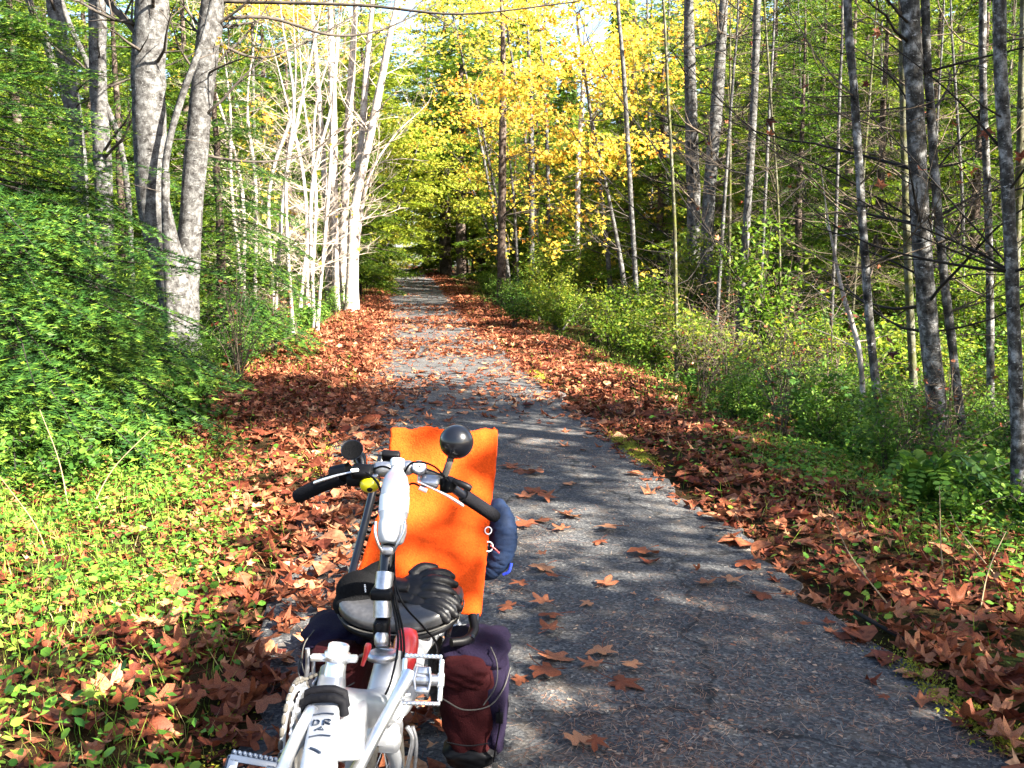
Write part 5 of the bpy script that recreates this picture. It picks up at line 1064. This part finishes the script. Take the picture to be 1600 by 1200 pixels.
# towel over the seat back
rt = np.random.default_rng(31)
tw = thing('orange_towel', 'bright orange terry towel draped over the seat back', 'towel', tuple(P(655, 930, 2.76)))
Lp = np.array([(0, 562, 925, 2.70), (.10, 560, 898, 2.735), (.35, 578, 838, 2.83), (.55, 600, 786, 2.90), (.8, 607, 728, 2.975), (1, 611, 679, 3.03)]); Rp = np.array([(0, 744, 966, 2.735), (.10, 747, 935, 2.765), (.4, 755, 850, 2.86), (.6, 760, 795, 2.925), (.8, 767, 740, 2.985), (1, 771, 683, 3.035)])
nu, nv = 46, 60; v = []
for j in range(nv):
    s = j / (nv - 1) * 1.35
    for i in range(nu):
        u = i / (nu - 1) * 1.16
        vv = min(s, 1.0); a = P(*[np.interp(vv, Lp[:, 0], Lp[:, q]) for q in (1, 2, 3)]); c = P(*[np.interp(vv, Rp[:, 0], Rp[:, q]) for q in (1, 2, 3)])
        p = a + (c - a) * min(u, 1.0); uu = min(u, 1)
        p += V3(0, .020 * (4 * (uu - .5) ** 2) - .012 + .0035 * math.sin(s * 17 + uu * 5) * math.sin(uu * 8 + s * 3) + .004 * math.exp(-((s - .30 - .08 * uu) / .035) ** 2), .004 * math.sin(uu * 9 + s * 4) + .004 * math.sin(uu * 23) * (s > .9))
        if u > 1: w = (u - 1) / .16; p += V3(.012 * math.sin(w * 1.6), .075 * w, -.004)
        if s > 1: w = (s - 1) / .35; an = w * 3.0; p += V3(0, .03 * (1 - math.cos(min(an, math.pi))) / 1 + .02 * w, .014 * math.sin(min(an * 1.2, math.pi)) - .16 * max(0, w - .3))
        p += V3(*(rt.normal(0, .0010, 3))); v.append(tuple(p))
v = np.array(v); f = np.array([[j * nu + i, j * nu + i + 1, (j + 1) * nu + i + 1, (j + 1) * nu + i] for j in range(nv - 1) for i in range(nu - 1)])
m = MB(); m.add(v, f); o = m.build('cloth', M['orange'], tw); sm = o.modifiers.new('thickness', 'SOLIDIFY'); sm.thickness = .010; sm.offset = 1
m = MB(); gi = lambda i, j: v[j * nu + i] + [0, -.006, .002]
tube(m, [gi(i, 43) for i in range(0, nu - 6)], .0045, 6, flat=.6); m.build('hem', M['orange'], tw)
m = MB(); tube(m, [gi(nu - 9, j) for j in range(0, 45)], .004, 6, flat=.6); m.build('hem', M['orange'], tw)
tv = v[f]; nrm = np.cross(tv[:, 1] - tv[:, 0], tv[:, 3] - tv[:, 0]); nrm /= np.linalg.norm(nrm, axis=1)[:, None] + 1e-12; nrm *= np.sign((nrm * (np.array([0, 0, CAMZ]) - tv[:, 0])).sum(1))[:, None]
n = 34000; k = rt.integers(0, len(f), n); w = rt.dirichlet([1, 1, 1, 1], n); ps = (tv[k] * w[:, :, None]).sum(1)
for sgn in (1, -1): pass
LOOP = (np.array([(-.16, 0, 0), (.16, 0, 0), (.0, .35, .9)]), np.array([[0, 1, 2]]))
m = MB(); scatter(m, [LOOP], ps, rt.uniform(.005, .009, n), nrm[k] + rt.normal(0, .45, (n, 3)), rt.uniform(0, 1, n), rt); o = m.build('pile', M['pile'], tw, False); o['kind'] = 'stuff'
# gloves
def glove(label, o, B, sc, seed):
    rg = np.random.default_rng(seed); t = thing('glove', label, 'glove', tuple(o), None); m = MB(); o = Vector(o)
    loc = lambda x, y, z: o + B @ (V3(x, y, z) * sc)
    ell(m, loc(.0, 0, .018), (.048 * sc, .040 * sc, .020 * sc), B, 20, 12)
    for k, (y, l, up) in enumerate([(-.036, .046, .000), (-.013, .060, .008), (.012, .062, .010), (.036, .052, .002)]):
        q = crv([loc(.015, y * .9, .02), loc(.045, y * 1.05, .026 + up), loc(.045 + l * .55, y * 1.15, .022 + up * .6), loc(.045 + l, y * 1.25 + rg.normal(0, .003), .008)], 5); tube(m, q, np.interp(np.linspace(0, 1, len(q)), [0, .3, .62, .9, 1], [.013, .0145, .0145, .0135, .009]) * sc, 12)
        ell(m, q[-1], (.0105 * sc,) * 3)
    q = crv([loc(-.015, .032, .02), loc(.012, .058, .024), loc(.050, .066, .014)], 5); tube(m, q, np.interp(np.linspace(0, 1, len(q)), [0, .6, 1], [.016, .0145, .011]) * sc, 12); ell(m, q[-1], (.009 * sc,) * 3)
    q = crv([loc(-.02, 0, .018), loc(-.055, 0, .02), loc(-.085, 0, .022)], 4); tube(m, q, np.linspace(.030, .036, len(q)) * sc, 18, flat=.65)
    g = m.build('shell', M['leather'], t); rm = g.modifiers.new('fuse', 'REMESH'); rm.mode = 'VOXEL'; rm.voxel_size = .0028; rm.use_smooth_shade = True; s2 = g.modifiers.new('soften', 'SMOOTH'); s2.iterations = 3; s2.factor = .5
    m = MB(); q = [loc(-.080, 0, .022), loc(-.086, 0, .022), loc(-.092, 0, .022)]; tube(m, q, [.0365 * sc, .039 * sc, .0365 * sc], 20, flat=.66); m.build('cuff', M['bluecuff'] if seed == 1 else M['knit'], t)
    for k in (0, 1, 2):
        m = MB(); y = (-.011, .010, .029)[k]; ell(m, loc(.05, y * 1.05, .037), (.011 * sc, .008 * sc, .004 * sc), B); m.build('knuckle_pad', M['leather'], t)
    return t
BG = basis(V3(-.05, -.62, .78), V3(.98, -.05, -.12)); glove('black leather glove on top of the pile on the seat, fingers pointing right', P(650, 922, 2.63), BG, 1.02, 1)
BG = basis(V3(.0, -.35, .94), V3(.93, -.33, -.12)); glove('black leather glove lying underneath on the grey seat pad', P(657, 946, 2.60), BG, 1.02, 2)
pt = thing('black_pouch', 'black fleece pouch on the left of the seat behind the stem', 'pouch', tuple(P(562, 945, 2.66)))
m = MB(); ell(m, P(564, 922, 2.67), (.072, .062, .056), BM, 24, 16); ell(m, P(558, 944, 2.65), (.070, .06, .042), BM, 24, 14); q = crv([P(575, 905, 2.68), P(590, 890, 2.68), P(603, 880, 2.68)], 4); tube(m, q, np.linspace(.035, .014, len(q)), 14)
g = m.build('body', M['knit'], pt); rm = g.modifiers.new('fuse', 'REMESH'); rm.mode = 'VOXEL'; rm.voxel_size = .004; rm.use_smooth_shade = True; s2 = g.modifiers.new('soften', 'SMOOTH'); s2.iterations = 4
m = MB(); [rbox(m, P(570 + .3 * k, 914 + 2.6 * k, 2.612 - .001 * k), (.0035 + .0015 * (k % 2), .002, .0032), BM, .2, 1) for k in range(5)]; m.build('white_print', M['white'], pt)
# blue quilted jacket hung on the right of the seat back
jk = thing('quilted_jacket', 'rolled blue quilted jacket hanging on the right side of the seat back', 'jacket', tuple(P(780, 895, 2.95)))
q = crv([P(762, 788, 2.99), P(778, 800, 2.97), P(786, 830, 2.95), P(783, 860, 2.94), P(770, 885, 2.94), P(754, 903, 2.94)], 14); nq = len(q); tt = np.linspace(0, 1, nq)
rad = np.interp(tt, [0, .12, .4, .7, .9, 1], [.016, .036, .046, .044, .030, .012]) * (1 - .05 * np.abs(np.sin(tt * 20 + np.sin(tt * 9))) ** 10)
m = MB(); tube(m, q, rad, 28, rough=.03, rng=rt); m.build('shell', M['blue'], jk)
m = MB(); tube(m, crv([P(786, 898, 2.91), P(795, 893, 2.905), P(799, 880, 2.91)], 4), .005, 8); m.build('hem_tab', M['bluecuff'], jk)
m = MB(); tube(m, crv([P(766, 852, 2.885), P(774, 858, 2.882), P(780, 864, 2.882)], 3), .0022, 6); m.build('zip_pull', M['red'], jk)
for c in range(2): m = MB(); torus(m, P(763, 829 + 25 * c, 2.885), V3(.3, -1, .2), .011 + .004 * c, .0020, 22, 6); m.build('cord', M['white'], jk)
# panniers
def pannier(label, x0, flip, full):
    ct = Vector(x0); t = thing('pannier', label, 'pannier', (ct.x, ct.y, ct.z - .17), 'pair of panniers'); s = -1 if flip else 1
    def bag(size, off, seed, bulge, mat_, nm, sag=.0):
        rg = np.random.default_rng(seed); bm = bmesh.new(); bmesh.ops.create_cube(bm, size=1); bmesh.ops.subdivide_edges(bm, edges=bm.edges[:], cuts=9, use_grid_fill=True); vs, idx = [], {}
        for i, w in enumerate(bm.verts):
            idx[w] = i; x, y, z = w.co.x * 2, w.co.y * 2, w.co.z * 2; p = 3.4; r = (abs(x) ** p + abs(y) ** p + abs(z) ** p) ** (1 / p); x, y, z = x / r, y / r, z / r
            wd = 1 - .16 * max(0, -z) ** 2 + .06 * math.sin(z * 4); q = V3(x * size[0] / 2 * wd * s, y * size[1] / 2 * wd, z * size[2] / 2)
            fold = bulge * (math.sin(7 * x + 9 * z + seed) * .5 + math.sin(13 * z - 6 * y + seed * 2) * .35 + math.sin(22 * (x * .6 + z) + seed) * .22); q += V3(x * s, y, z * .3) * fold * (1 - sag * max(0, z)); q = q + Vector(off) * 1; vs.append(tuple(ct + BM @ V3(q.x, q.y, q.z)))
        b = MB(); b.add(vs, [[idx[w] for w in f.verts] for f in bm.faces]); bm.free(); o = b.build(nm, mat_, t); return o
    bag((.165, .27, .34), (0, .02, 0), 3, .011, M['maroon'], 'body'); bag((.075, .275, .30), (.066 * s, .04, .005), 5, .005, M['purple'], 'side_pocket'); bag((.185, .25, .11), (.008 * s, .045, .140), 8, .014, M['purple' if full else 'purple'], 'lid')
    bag((.135, .09, .085), (-.012 * s, -.088, .135), 11, .007, M['maroon'], 'front_fold'); bag((.15, .12, .07), (0, -.04, -.125), 6, .004, M['black'], 'base')
    def pip(b):
        tube(b, crv([ct + BM @ V3(-.070 * s, -.128, .075), ct + BM @ V3(-.01 * s, -.140, .050), ct + BM @ V3(.06 * s, -.132, .058), ct + BM @ V3(.098 * s, -.09, .090), ct + BM @ V3(.112 * s, .02, .105)], 6), .0020, 6)
        tube(b, crv([ct + BM @ V3(.045 * s, -.137, .062), ct + BM @ V3(.078 * s, -.115, .11), ct + BM @ V3(.080 * s, -.09, .165), ct + BM @ V3(.06 * s, -.05, .195)], 6), .0018, 6)
    b = MB(); tube(b, crv([ct + BM @ V3(-.06 * s, -.133, -.05), ct + BM @ V3(.0, -.139, -.056), ct + BM @ V3(.06 * s, -.130, -.052)], 5), .0022, 5); b.build('seam', M['black'], t)
    b = MB(); rbox(b, ct + BM @ V3(.075 * s, -.105, -.135), (.016, .004, .026), BM, .3); b.build('reflective_tab', M['piping'], t)
    b = MB(); pip(b); b.build('piping', M['piping'], t)
    b = MB(); rbox(b, ct + BM @ V3(.088 * s, -.112, .015), (.020, .010, .032), BM, .25); b.build('buckle', M['black'], t); b = MB(); tube(b, crv([ct + BM @ V3(.088 * s, -.118, .045), ct + BM @ V3(.09 * s, -.112, 0), ct + BM @ V3(.08 * s, -.11, -.06), ct + BM @ V3(.07 * s, -.10, -.12)], 5), .007, 6, flat=.25); b.build('strap', M['black'], t)
    return t
pannier('maroon and purple nylon pannier on the right side of the bicycle', P(737, 1100, 2.66), False, True)
pannier('purple pannier half hidden behind the chainring on the left side of the bicycle', P(532, 1075, 2.72), True, False)

# ------------------------------------------------------------------ labels that single out the members of a group by their place
ORD = 'first second third fourth fifth sixth seventh eighth ninth tenth eleventh twelfth thirteenth fourteenth fifteenth sixteenth seventeenth eighteenth nineteenth twentieth'.split()
ORD += ['twenty-' + w for w in ORD[:9]] + ['thirtieth'] + ['thirty-' + w for w in ORD[:9]] + ['fortieth']
byl = {}
for o in COL.objects:
    if o.parent is None and o.get('label') and not o.get('kind') and o.get('category') in ('tree', 'shrub', 'plant'): byl.setdefault(o['label'], []).append(o)
for lab, os_ in byl.items():
    if len(os_) < 2 or len(os_) > 40: continue
    L = np.array([tuple(o.location) for o in os_]); a = proj(L[:, 0], L[:, 1], L[:, 2])[0]
    for n, i in enumerate(np.argsort(a)):
        w = 'leftmost' if n == 0 else 'rightmost' if n == len(os_) - 1 else ORD[n] + ' from the left'
        os_[i]['label'] = lab + ', ' + w
